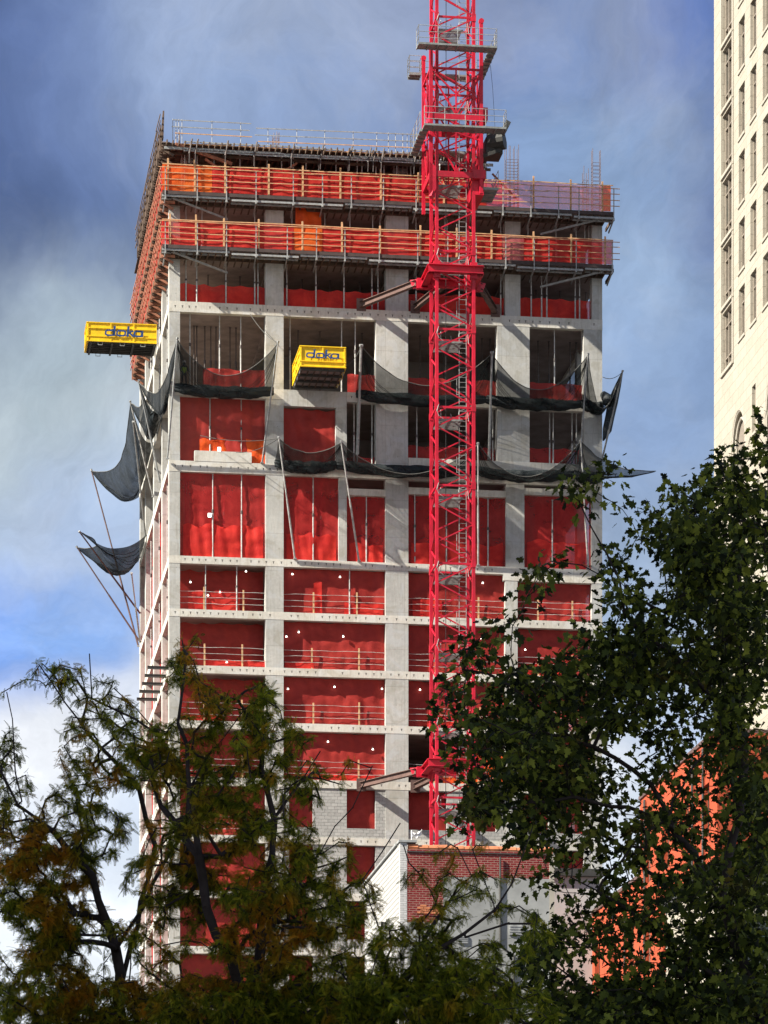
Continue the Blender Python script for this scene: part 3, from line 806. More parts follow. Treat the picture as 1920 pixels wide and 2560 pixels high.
# ================================================================== SAFETY NETS
def curve3(a, b, c, t): return a*(1-t)**2 + 2*b*t*(1-t) + c*t*t
def net(label, inner, outer, sag, belly, group='black safety nets on poles', nb=26, roll=True, inw=.9, drape=.25, mm='net'):
    """inner = [P, Q] on the slab edge, outer = [P', Q'] pole tips, outward direction from both"""
    I0, I1, O0, O1 = (Vector(p) for p in (*inner, *outer))
    t = thing('safety_net', label, 'safety net', tuple(I0), group)
    seed = rnd.uniform(0, 50)
    def fn(s, q):
        i = I0.lerp(I1, s); o = O0.lerp(O1, s); c4 = 4*s*(1-s)
        o = o - Vector((0, 0, sag*c4)); o = o.lerp(Vector((i.x, i.y, o.z)), .28*c4)
        mid = i.lerp(o, .45) - Vector((0, 0, belly*(.55+.45*c4)))
        p = curve3(i, mid, o, q)
        n = mnoise.noise(Vector((s*9+seed, q*2.2, seed)))*.16 + mnoise.noise(Vector((s*24, q*4, seed)))*.06
        return p + Vector((n*.5, n*.5, n*(.4+q*(1-q)*3)))
    part('mesh', MB().grid(fn, nb*2, 18), M[mm], t, True)
    # gather lines that radiate from the pole tips
    mb = MB()
    for k_ in range(5):
        for side in (0, 1):
            pts = []
            e = .12+.11*k_+rnd.uniform(-.03, .03)
            for j in range(11):
                q = j/10; s = e*(1-q)**1.3; s = s if side == 0 else 1-s
                p = fn(min(.999, max(.001, s)), .12+.86*q); pts.append(p+Vector((0, 0, -.02)))
            mb.tube(pts, .018, 4, cap=False)
    part('fold', mb, M['netd'], t)
    mb = MB(); mb.tube([fn(i_/24, 1.0) for i_ in range(25)], .028, 5); part('edge_rope', mb, M['rope'], t)
    if roll:
        def fr(s, q):
            c4 = 4*s*(1-s); b = fn(s, .10+.0*s); rr = .31*(.5+.5*c4**.5)+.07*mnoise.noise(Vector((s*7+seed, q*2, 1)))
            a = q*2*math.pi; i = I0.lerp(I1, s); out = (O0-I0); out.z = 0; out.normalize()
            cc = i + out*(.42+.15*c4) + Vector((0, 0, -.12-drape*c4))
            wr = .05*math.sin(a*5+s*22)+.04*mnoise.noise(Vector((s*14, a, seed)))
            return cc + out*math.cos(a)*(rr*.9+wr) + Vector((0, 0, math.sin(a)*(rr*1.15+wr)))
        part('gathered_edge', MB().grid(fr, nb*3, 18), M['netd'], t, True)
    return fn
def pole(base, tip, label, group='net poles leaning out from the slabs', r=.055, mat='galv'):
    t = thing('net_pole', label, 'pole', base, group)
    mb = MB(); b, tp = Vector(base), Vector(tip); mid = b.lerp(tp, .5)
    mb.tube([b, mid], r*1.15, 7); part('lower_tube', mb, M[mat], t)
    mb = MB(); mb.tube([mid, tp], r*.9, 7); part('upper_tube', mb, M[mat], t)
    mb = MB(); d = (tp-b).normalized(); mb.tube([tp, tp+d*.12], r*1.5, 6); mb.box(b.x-.10, b.x+.10, b.y-.08, b.y+.08, b.z, b.z+.06); part('end_fitting', mb, M['galv'], t)
wt = -2.9
zB, zC = ZT['B']-.15, ZT['C']+.05
tips1 = [G(443, 848, wt), G(695, 857, wt), G(903, 866, wt), G(1230, 883, wt), G(1470, 888, wt)]
tip_r = G(1556, 930, -2.4)
def inn(p, z, du=0): return (min(UW, max(0, p[0]+du)), -.05, z)
nets1 = [
 ('upper black net across the left bay, slung in front of the open floor', 0, 1, 1.9),
 ('upper black net left of the crane mast and beside the small yellow platform', 2, 3, 2.0),
 ('upper black net in the right bay below the wide grey pier', 3, 4, 2.0)]
for lab, a, b, sg in nets1:
    net(lab, [inn(tips1[a], zB), inn(tips1[b], zB)], [tips1[a], tips1[b]], sg, 1.0)
net('twisted black net wrapped around the right corner at the upper level', [inn(tips1[4], zB), (UW, -.05, zB)], [tips1[4], tip_r], 2.6, 1.2, nb=10)
# tail of the wrapped net
mb = MB()
pts = [tip_r, G(1545, 965, -1.6), G(1532, 1005, -1.0), G(1525, 1040, -.6), G(1518, 1075, -.4), G(1508, 1102, -.25)]
mb.tube(pts, [.05, .20, .34, .30, .30, .05], 9)
pts = [G(1508, 985, -.5), G(1520, 1000, -.9), G(1530, 1010, -1.0)]
mb.tube(pts, [.22, .4, .3], 9)
t = thing('safety_net', 'furled black net hanging down off the right corner', 'safety net', pts[0], 'black safety nets on poles'); part('mesh', mb, M['netd'], t, True)
polelab = 'slim pale pole propping the upper net, '
pole((U(655)+0, -.1, ZT['C']), tips1[1], polelab+'second from the left')
pole((U(418), -.2, ZT['C']), tips1[0], polelab+'at the left corner')
pole((U(893), -.1, ZT['C']+.8), tips1[2], polelab+'beside the small yellow platform', r=.09)
pole((U(1222), -.1, ZT['C']+.75), tips1[3], polelab+'just right of the crane mast', r=.08)
pole((U(1448), -.1, ZT['C']+.75), tips1[4], polelab+'at the right bay')
pole((UW-.1, -.1, ZT['C']+.75), tip_r, polelab+'at the right corner')
tips2 = [G(697, 1096, wt), G(853, 1106, wt), G(1195, 1111, wt), G(1452, 1104, wt), G(1640, 1178, wt+.5)]
for lab, a, b, sg in (('lower black net in the second bay below the small yellow platform', 0, 1, .55),
                      ('lower black net passing behind the crane mast', 1, 2, 1.7),
                      ('lower black net in front of the long concrete upstand on the right', 2, 3, 1.9),
                      ('lower black net reaching out beyond the right corner above the tree', 3, 4, .3)):
    net(lab, [inn(tips2[a], zC), (UW, -.05, zC) if b == 4 else inn(tips2[b], zC)], [tips2[a], tips2[b]], sg, .7)
polelab = 'slim pole propping the lower net, '
pole((U(737), -.1, ZT['D']), tips2[0], polelab+'in the second bay', mat='prop')
pole((U(897), -.1, ZT['D']), tips2[1], polelab+'in the third bay', mat='prop')
pole((U(1195), -.1, ZT['D']), tips2[2], polelab+'right of the crane mast', mat='prop')
pole((U(1470), -.1, ZT['D']), tips2[3], polelab+'behind the tree top', mat='prop')
# stay ropes
def stay(a, b, label):
    mb = MB(); a, b = Vector(a), Vector(b)
    mb.tube([a.lerp(b, i/8)-Vector((0, 0, .25*4*(i/8)*(1-i/8))) for i in range(9)], .02, 4); solo('stay_rope', mb, M['rope'], label, 'rope', tuple(a), 'stay ropes of the nets')
stay(tips1[1], (U(625), 0, ZT['A']-.6), 'thin stay rope from the second net pole up to the slab')
stay(tips2[0], (U(500), -.1, Zf(500, 1090)), 'pale line running left from the lower net pole')
stay(tip_r, (UW, 0, Zf(1505, 942)), 'stay rope from the right corner pole')
stay(tips2[0], (U(590), -.1, ZT['C']+.6), 'slack stay rope across the left opening between the nets')

# side nets on the left face
def SP(x, y, z):
    """point of known height z seen along x,y"""
    Y = (z-CH)*F/(YH-y); X = (x-XP)/F*Y; u, w = WL(X, Y); return (u, w, z)
sA, sB, sC = SP(347, 956, 71.7), SP(326, 1006, 71.9), SP(229, 1177, 71.7)
zBs = ZT['B']-.2
net('black net on the left side between the corner and the first side pole', [(-.05, .3, zBs), (-.05, sA[1], zBs)], [tips1[0], sA], 1.7, 2.0, mm='nets')
net('black net on the left side between the first and second side poles', [(-.05, sA[1], zBs), (-.05, sB[1], zBs)], [sA, sB], .8, 2.8, mm='nets')
net('large black net billowing out over the far left corner', [(-.05, sB[1]+2, zBs), (-.05, 25.8, zBs)], [sB, sC], 1.4, 3.2, roll=False, mm='nets')
sD, sE = SP(200, 1331, 66.0), SP(193, 1369, 66.0)
net('lowest black net jutting out on the left side', [(-.05, 18.5, zC), (-.05, 25.8, zC)], [sD, sE], .3, 3.6, roll=False, mm='nets')
pl = 'long pole bracing the left side nets, '
pole(GL(400, 1205, -.05), sA, pl+'nearest the corner')
pole(GL(383, 1243, -.05), sB, pl+'second from the corner', mat='prop')
pole(GL(364, 1340, -.05), SP(333, 1057, 70.5), pl+'pale one against the sky edge')
pole((-.1, 25.5, ZT['D']), sC, pl+'dark one reaching the far billowing net', mat='steel')
pole(GL(350, 1533, -.05), sD, pl+'upper one under the lowest net', mat='steel')
pole(GL(350, 1605, -.05), sE, pl+'lower one under the lowest net', mat='steel')
pole(GL(350, 1605, -.1), SP(329, 1435, 62.5), pl+'short white one hanging below the lowest net')
# steel outriggers low on the left side
for i in range(5):
    w = .2+2.35*i; z = ZT['F']-.1
    mb = MB(); mb.beam((-1.35, w, z), (.0, w, z), .09, .03); mb.beam((-1.35, w, z-.17), (0, w, z-.17), .09, .03); mb.box(-1.35, 0, w-.015, w+.015, z-.16, z-.01)
    mb.box(-.02, .06, w-.1, w+.1, z-.45, z+.15)
    solo('steel_outrigger', mb, M['char'], 'grey steel outrigger, %s from the corner, low on the left side' % ('first', 'second', 'third', 'fourth', 'fifth', 'sixth', 'seventh')[i], 'steel beam', (0, w, z), 'steel outriggers on the left side')

# ================================================================== YELLOW LOADING PLATFORMS
def lettering(width, height):
    """the four rounded letters of the platform's blue lettering, drawn as strokes"""
    V, Fc = [], []
    def stroke(pts, w, closed=False):
        P = [Vector((p[0], p[1])) for p in pts]; n = len(P)
        b = len(V)
        for i, p in enumerate(P):
            a = P[(i-1) % n] if (closed or i > 0) else P[i]; c = P[(i+1) % n] if (closed or i < n-1) else P[i]
            d = (c-a).normalized(); nn = Vector((-d.y, d.x))*w/2
            V.append((p+nn)[:]); V.append((p-nn)[:])
        for i in range(n if closed else n-1):
            j = (i+1) % n; Fc.append((b+2*i, b+2*i+1, b+2*j+1, b+2*j))
    def ring(cx, rx, cy=.31, ry=.245):
        pts = []
        for i in range(28):
            a = 2*math.pi*i/28; c, s_ = math.cos(a), math.sin(a)
            pts.append((cx+rx*math.copysign(abs(c)**.55, c), cy+ry*math.copysign(abs(s_)**.55, s_)))
        stroke(pts, .165, True)
    ring(.50, .40); stroke([(.93, .0), (.93, 1.0)], .22)
    ring(1.62, .40)
    stroke([(2.28, 0), (2.28, 1.0)], .22); stroke([(2.30, .30), (2.78, .60)], .15); stroke([(2.42, .40), (2.86, .0)], .16)
    ring(3.28, .36); stroke([(3.05, .555), (3.72, .555), (3.72, .0)], .17)
    stroke([(2.28, .56), (3.1, .56)], .05)
    x1 = max(v[0] for v in V); x0 = min(v[0] for v in V)
    out = [((v[0]-x0)/(x1-x0)*width + v[1]*.10*height, v[1]*height) for v in V]
    return out, Fc
def loading_platform(label, origin, along, outd, length, width, h, text_on):
    """origin: inner corner at deck level; along = width direction, outd = outward direction (grid coords)"""
    O = Vector(origin); A = Vector(along); E = Vector(outd); Zv = Vector((0, 0, 1))
    t = thing('loading_platform', label, 'platform', origin, 'yellow loading platforms')
    P = lambda a, e, z: tuple(O+A*a+E*e+Zv*z)
    def bx(mb, a0, a1, e0, e1, z0, z1, m=0):
        p, q = P(a0, e0, z0), P(a1, e1, z1); mb.box(p[0], q[0], p[1], q[1], p[2], q[2], m)
    # side panels (a=0, a=width) and end panel (e=length)
    for sgn, a in ((-1, 0), (1, width)):
        mb = MB(); bx(mb, a-.012, a+.012, 0, length, .36, h)
        for z in (.34, h*.70, h-.02, 0.02): bx(mb, a-.02+sgn*.0, a+.02+sgn*.09, 0, length, z-.03, z+.03)
        for k_ in range(4): e = length*k_/3; bx(mb, a-.02, a+.02+sgn*.085, max(0, e-.04), min(length, e+.04), .0, h)
        bx(mb, a-.03, a+.03, 0, length, .0, .33)
        part('side_panel', mb, M['yellow'], t)
    mb = MB(); bx(mb, 0, width, length-.012, length+.012, .36, h)
    for z in (.34, h-.02, .02): bx(mb, -.08, width+.08, length-.02, length+.10, z-.03, z+.03)
    for a in (0, width/2, width): bx(mb, a-.04, a+.04, length-.02, length+.085, .34 if 0 < a < width else 0, h)
    bx(mb, 0, width, length-.03, length+.03, 0, .33)
    part('end_panel', mb, M['yellow'], t)
    mb = MB(); bx(mb, .03, width-.03, 0, length-.03, .0, .06); part('deck', mb, M['ply'], t)
    mb = MB()
    for k_ in range(4): e = .15+(length-.35)*k_/3; bx(mb, -.02, width+.02, e-.06, e+.06, -.16, -.002)
    part('cross_beam', mb, M['char'], t)
    mb = MB()
    for k_ in range(7): a = .12+(width-.24)*k_/6; bx(mb, a-.03, a+.03, .02, length-.05, -.09, -.003)
    part('joist', mb, M['woodd' if text_on == 'end' else 'char'], t)
    for e in (length*.2, length*.5, length*.82):
        for a in (.0, width):
            mb = MB()
            for q in (-.15, .13): bx(mb, a-.02, a+.02, e+q, e+q+.03, -.22, 0)
            bx(mb, a-.02, a+.02, e-.15, e+.16, -.22, -.19)
            part('lifting_loop', mb, M['galv'], t)
    if text_on == 'side':
        V, Fc = lettering(length*.56, .66)
        e0 = length*.76     # reads left to right starting near the outer end
        pts = [P(-.125, e0-x, .36+y) for x, y in V]
    else:
        V, Fc = lettering(width*.76, .52); a0 = width*.11
        pts = [P(a0+x, length+.112, .54+y) for x, y in V]
    mb = MB(); mb.v = pts; mb.f = Fc; mb.m = [0]*len(Fc)
    part('lettering', mb, M['blue'], t)
uF0, uF1 = U(737), U(737)+2.75
loading_platform('small yellow loading platform with blue lettering jutting from the front', (uF0-.1, -.05, ZT['B']+.22), (1, 0, 0), (0, -1, 0), 4.1, 2.72, 1.28, 'end')
loading_platform('long yellow loading platform with blue lettering jutting out of the left side', (-.15, 8.3, ZT['A']-.62+.45), (0, 1, 0), (-1, 0, 0), 4.45, 2.4, 1.24, 'side')
stay(tips1[2], (uF1, -3.9, ZT['B']+.5), 'pale rope from the net pole to the small yellow platform')

# ================================================================== TOWER CRANE
def crane():
    wf, wb = -7.0, -4.75
    uL, uR = U(1092, wf), U(1184, wf)
    t = thing('tower_crane', 'bright red lattice tower crane mast tied to the front of the concrete tower', 'crane', ((uL+uR)/2, (wf+wb)/2, 0))
    zt = 99.5; H = 4.78; zj = Zf(1140, 1409, wf)
    z0 = zj-H*int(zj/H)-H
    zs = [z0+H*i for i in range(int((zt-z0)/H)+2)]
    cs = [(uL, wf), (uR, wf), (uR, wb), (uL, wb)]
    for (u, w) in cs:
        mb = MB(); mb.box(u-.095, u+.095, w-.095, w+.095, 0, zt)
        for z in zs:
            if z > 0: mb.box(u-.125, u+.125, w-.125, w+.125, z-.22, z+.22)
        part('chord', mb, M['crane'], t)
    for fi in range(4):
        a, b = cs[fi], cs[(fi+1) % 4]
        mb = MB()
        for z in zs:
            if z+H < 30 and fi > 1: pass
            mb.beam((a[0], a[1], z), (b[0], b[1], z), .09, .12)
            for q in range(4):
                z1, z2 = z+H*(.03+q*.24), z+H*(.03+(q+1)*.24)
                if q % 2 == 0: p, r = a, b
                else: p, r = b, a
                # zigzag: right low to left high, alternating
                mb.beam((r[0], r[1], z1), (p[0], p[1], z2), .07, .075)
        part('lattice', mb, M['crane'], t)
    # ladder
    ul = U(1160, -6.0); wl = -5.5
    mb = MB()
    for d in (-.22, .22): mb.beam((ul+d, wl, 25), (ul+d, wl, zt), .035, .035)
    z = 25
    while z < zt: mb.beam((ul-.22, wl, z), (ul+.22, wl, z), .022, .022); z += .3
    part('ladder', mb, M['galv'], t)
    for z in zs:
        if z < 26: continue
        # resting platform with small rails under each joint
        zz_ = z-.75; mb = MB()
        for i in range(9): mb.box(uL+.12, ul-.25, wf+.15+i*.22, wf+.27+i*.22, zz_, zz_+.03)
        mb.box(uL+.1, ul-.2, wf+.12, wf+.17, zz_-.06, zz_+.06); mb.box(uL+.1, ul-.2, wb-.2, wb-.15, zz_-.06, zz_+.06)
        part('rest_platform', mb, M['grate'], t)
        mb = MB()
        mb.tube([(uL+.3, wf+.35, z-.05), (uL+.3, wf+.35, z-.5), (uL+.5, wf+.35, z-.66), (uL+.75, wf+.35, z-.66), (uL+.95, wf+.35, z-.5), (uL+.92, wf+.35, z-.3)], .022, 5)
        part('cable_loop', mb, M['galv'], t); mb = MB()
        mb.tube([(ul-.32, wl-.4, z-.1), (ul-.28, wl-.4, z+.12), (ul, wl-.4, z+.2), (ul+.25, wl-.4, z+.1), (ul+.3, wl-.4, z-.5)], .022, 5)
        part('ladder_hoop', mb, M['galv'], t); mb = MB()
        mb.beam((ul-.42, wl-.3, z+1.15), (ul-.42, wl-.3, z+2.1), .03, .03); mb.beam((ul-.28, wl-.3, z+1.15), (ul-.28, wl-.3, z+2.1), .03, .03); mb.beam((ul-.45, wl-.3, z+1.15), (ul-.25, wl-.3, z+1.15), .03, .03)
        part('ladder_gate', mb, M['galv'], t); mb = MB()
        mb.tube([(uL+.14, wf-.1, z-.6), (uL-.02, wf-.16, z-.3), (uL+.1, wf-.14, z+.1)], .025, 5)
        part('cable_clip', mb, M['galv'], t)
    mb = MB(); mb.tube([(uL+.75, wl-.2, 30), (uL+.78, wl-.2, zt)], .022, 5); part('power_cable', mb, M['cable'], t)
    # tie collars
    for zc, lo in ((Zf(1140, 690, -6), 'upper'), (Zf(1140, 1918, -6), 'lower')):
        e = .55; mb = MB()
        for (a, b) in (((uL-e, wf-.25), (uR+e, wf-.25)), ((uR+e-.15, wf-.25), (uR+e-.15, wb+.25)), ((uR+e, wb+.25), (uL-e, wb+.25)), ((uL-e+.15, wb+.25), (uL-e+.15, wf-.25))):
            mb.beam((a[0], a[1], zc+.22), (b[0], b[1], zc+.22), .42, .06); mb.beam((a[0], a[1], zc-.22), (b[0], b[1], zc-.22), .42, .06); mb.beam((a[0], a[1], zc), (b[0], b[1], zc), .06, .40)
        for (u, w) in ((uL-e+.05, wb+.3), (uR+e-.05, wb+.3)):
            s_ = -1 if u < uL else 1
            mb.poly([(u, w, zc-.3), (u+s_*.55, w+.35, zc-.3), (u+s_*.75, w+.35, zc+.25), (u, w, zc+.25)]); mb.box(u-.35, u+.35, w-.05, w+.3, zc-.35, zc+.28)
        for (u, w) in cs: mb.box(u-.2, u+.2, w-.2, w+.2, zc-.5, zc+.5)
        part('tie_collar', mb, M['crane'], t)
        ties = [((uL-e-.35, wb+.45, zc), (U(903), 0.0, zc-.1)), ((uL+.9, wb+.3, zc), (U(1038), 0.0, zc-.1)), ((uR+e+.3, wb+.45, zc), (U(1238), 0.0, zc-.1)), ]
        for a, b in ties:
            mb = MB(); A_, B_ = Vector(a), Vector(b); up = Vector((0, 0, 1))
            mb.beam(A_+up*.17, B_+up*.17, .30, .035); mb.beam(A_-up*.17, B_-up*.17, .30, .035); mb.beam(A_, B_, .035, .32)
            mb.box(b[0]-.3, b[0]+.3, -.05, -.02, zc-.5, zc+.3)
            part('wall_tie', mb, M['steel'], t)
    # climbing frame
    zc0, zc1 = Zf(1140, 478, wf), Zf(1140, 100, wf)
    e = .42
    cc = [(uL-e, wf-e+.1), (uR+e, wf-e+.1), (uR+e, wb+e), (uL-e, wb+e)]
    tops = [zc1-.6, zc1+1.0, zc1+.6, zc1-.3]
    for i, (u, w) in enumerate(cc):
        mb = MB(); mb.box(u-.10, u+.10, w-.10, w+.10, zc0-(.6 if i in (0, 3) else .2), tops[i]); mb.tube([(u, w-.12, tops[i]+.1), (u, w+.12, tops[i]+.1)], .16, 10)
        part('climbing_frame_post', mb, M['crane'], t)
    zb1, zb2 = Zf(1140, 297, wf), Zf(1140, 441, wf)
    for fi in range(4):
        a, b = cc[fi], cc[(fi+1) % 4]; mb = MB()
        for z, hh in ((zb1, .36), (zb2, .36), (zc1-1.9, .12)): mb.beam((a[0], a[1], z), (b[0], b[1], z), .12, hh)
        m_ = ((a[0]+b[0])/2, (a[1]+b[1])/2)
        for (za, zb) in ((zb2, zb1-.6), (zb1, zb1+2.6)):
            mb.beam((a[0], a[1], zb), (m_[0], m_[1], za+.15), .09, .09); mb.beam((b[0], b[1], zb), (m_[0], m_[1], za+.15), .09, .09)
            mb.beam((m_[0], m_[1], za), (m_[0], m_[1], zb+.4), .09, .09)
        mb.beam((a[0], a[1], zb1-.5), (b[0], b[1], zb1-1.4), .08, .08)
        mb.beam((a[0], a[1], zc1-2.0), (m_[0], m_[1], zc1-3.4), .08, .08); mb.beam((b[0], b[1], zc1-2.0), (m_[0], m_[1], zc1-3.4), .08, .08)
        part('climbing_frame_bracing', mb, M['crane'], t)
    # foot pieces of the frame
    mb = MB()
    mb.poly([(uL-e-.12, wf-e, zc0-.7), (uL-e-.12, wf-e, zc0+1.6), (uL-.1, wf-e, zc0+1.3), (uL-.1, wf-e, zc0-.05)]); part('foot_plate', mb, M['crane'], t); mb = MB(); mb.beam((uL-e, wf-e, zc0-.6), (uL, wf, zc0+.6), .2, .25)
    part('foot_strut', mb, M['crane'], t); mb = MB()
    mb.box(uR-.1, uR+e+.25, wf-e-.05, wf+.1, zb2-.22, zb2+.32); mb.box(uR-.05, uR+e+.2, wf-.1, wb+.4, zb2-1.1, zb2-.2); mb.beam((uR+e+.1, wf+.5, zb2+2.6), (uR+e+.1, wf+.5, zb2-.8), .28, .28)
    part('climbing_jack', mb, M['crane'], t); mb = MB()
    mb.box(uR+e-.1, uR+e+.45, wf-.1, wf+.9, zb1+.0, zb1+.75)
    part('climbing_gear', mb, M['crane'], t)
    # hydraulic power pack
    ux = uR+1.55
    mb = MB(); mb.tube([(ux-.5, wf+.6, zb1-1.15), (ux+.4, wf+.2, zb1-1.05)], .58, 14); mb.box(ux-.75, ux+.3, wf+.2, wf+1.7, zb1-1.9, zb1-.95); mb.tube([(ux+.55, wf-.1, zb1-.5), (ux+.25, wf-.1, zb1-.35)], .45, 12)
    mb.beam((ux-.9, wf+.3, zb1-2.1), (ux+.2, wf+.2, zb1-1.7), .2, .2)
    part('power_pack', mb, M['char'], t)
    # service platforms
    def plat(u0, u1, w0, w1, z, name='service_platform', rails=(1, 1, 1, 1)):
        mb = MB(); mb.box(u0, u1, w0, w1, z-.02, z+.02); mb.box(u0, u1, w0-.02, w0+.02, z-.05, z+.06); mb.box(u0, u1, w1-.02, w1+.02, z-.05, z+.06)
        n = max(2, int(abs(u1-u0)/.6)) if abs(u1-u0) > abs(w1-w0) else max(2, int(abs(w1-w0)/.6))
        for i in range(n+1):
            if abs(u1-u0) > abs(w1-w0): x = u0+(u1-u0)*i/n; mb.box(x-.03, x+.03, w0, w1, z-.10, z-.021)
            else: y = w0+(w1-w0)*i/n; mb.box(u0, u1, y-.03, y+.03, z-.10, z-.021)
        pl_ = part(name, mb, M['grate'], t)
        segs = [((u0, w0), (u1, w0)), ((u1, w0), (u1, w1)), ((u1, w1), (u0, w1)), ((u0, w1), (u0, w0))]
        mb = MB()
        for k_, (a, b) in enumerate(segs):
            if not rails[k_]: continue
            for h in (.36, .72, 1.1): mb.tube([(a[0], a[1], z+h), (b[0], b[1], z+h)], .020, 5, cap=False)
            L_ = math.hypot(a[0]-b[0], a[1]-b[1]); n_ = max(1, round(L_/1.25))
            for i in range(n_+1):
                p = (a[0]+(b[0]-a[0])*i/n_, a[1]+(b[1]-a[1])*i/n_); mb.tube([(p[0], p[1], z), (p[0], p[1], z+1.12)], .022, 5)
        o = part('handrail', mb, M['galv'], pl_)
    zp1, zp2 = Zf(1140, 122, -8), Zf(1140, 322, -8.2)
    plat(U(1043, -8), U(1238, -8), -8.6, -7.75, zp1, rails=(1, 1, 0, 1)); plat(uR+.75, U(1238, -7.7), -7.7, -3.6, zp1, rails=(0, 1, 1, 0))
    plat(U(1022, -4), uL-.55, -4.3, -3.5, zp1-.2, rails=(1, 1, 1, 1)); plat(uL-.3, uR+.7, -4.3, -3.5, zp1-.2, rails=(0, 0, 1, 0))
    plat(U(1058, -8.2), U(1262, -8.2), -8.7, -7.8, zp2, rails=(1, 1, 0, 0)); plat(U(1040, -6), uL-.65, -7.75, -3.6, zp2, rails=(0, 0, 1, 1)); plat(uL-.6, uR+.6, -4.3, -3.5, zp2, rails=(0, 0, 1, 0))
    plat(uR+.55, uR+1.5, -7.2, -5.0, Zf(1200, 487, -6), rails=(0, 1, 1, 0))
    mb = MB(); mb.tube([(U(1226, -7), -7.0, zp1-.5), (U(1231, -7), -7.1, zp2+3), (U(1236, -7), -7.3, zp2+.3)], .015, 4); part('control_cable', mb, M['cable'], t)
crane()

# ================================================================== PERSON behind the upper net
def person():
    u, w, z = U(460, .8), .8, ZT['B']
    t = thing('person', 'person in lime hi-vis vest standing at the slab edge behind the upper left net', 'person', (u, w, z))
    def skin(name, pts, edges, rad, mat):
        me = bpy.data.meshes.new(name); me.from_pydata(pts, edges, []); o = bpy.data.objects.new(name, me); COL.objects.link(o)
        o.modifiers.new('s', 'SKIN'); 
        for i, r in enumerate(rad): me.skin_vertices[0].data[i].radius = (r, r*.8)
        me.skin_vertices[0].data[0].use_root = True
        o.modifiers.new('d', 'SUBSURF').levels = 1; o.modifiers['d'].render_levels = 1
        bpy.context.view_layer.update()
        m2 = bpy.data.meshes.new_from_object(o.evaluated_get(bpy.context.evaluated_depsgraph_get())); bpy.data.objects.remove(o)
        m2.materials.clear(); m2.materials.append(mat)
        for p in m2.polygons: p.use_smooth = True
        o2 = bpy.data.objects.new(name, m2); COL.objects.link(o2); o2.parent = t; return o2
    P = [(0,0,.95),(0,0,1.15),(0,0,1.38),(0,-.02,1.50),(0,-.03,1.60),(0,-.03,1.70),
         (-.10,0,.92),(-.12,-.02,.50),(-.13,.02,.08),(-.13,-.12,.04),(.10,0,.92),(.13,.04,.50),(.14,.06,.08),(.14,-.08,.04),
         (-.19,0,1.40),(-.24,-.06,1.14),(-.16,-.26,1.02),(-.12,-.33,1.00),(.19,0,1.40),(.26,-.02,1.12),(.22,-.20,.95),(.20,-.28,.93)]
    Ed = [(0,1),(1,2),(2,3),(3,4),(4,5),(0,6),(6,7),(7,8),(8,9),(0,10),(10,11),(11,12),(12,13),(2,14),(14,15),(15,16),(16,17),(2,18),(18,19),(19,20),(20,21)]
    R = [.15,.14,.16,.06,.09,.08,.09,.065,.045,.04,.09,.065,.045,.04,.065,.048,.036,.03,.065,.048,.036,.03]
    skin('body', P, Ed, R, mat_plain('dark_workwear', (.05, .045, .055), .8))
    vest = mat_plain('hi_vis_lime', (.42, .62, .06), .7)
    skin('vest', [(0,0,.93),(0,0,1.15),(0,0,1.38),(-.17,0,1.41),(.17,0,1.41)], [(0,1),(1,2),(2,3),(2,4)], [.175,.165,.185,.085,.085], vest)
    mb = MB(); mb.grid(lambda s, q: (.125*math.cos(s*6.283)*math.cos(q*1.57), -.03+.15*math.sin(s*6.283)*math.cos(q*1.57), 1.66+.13*math.sin(q*1.57)), 12, 5)
    o = link_mesh('hard_hat', mb, M['white'], (0, 0, 0), True); o.parent = t
person()

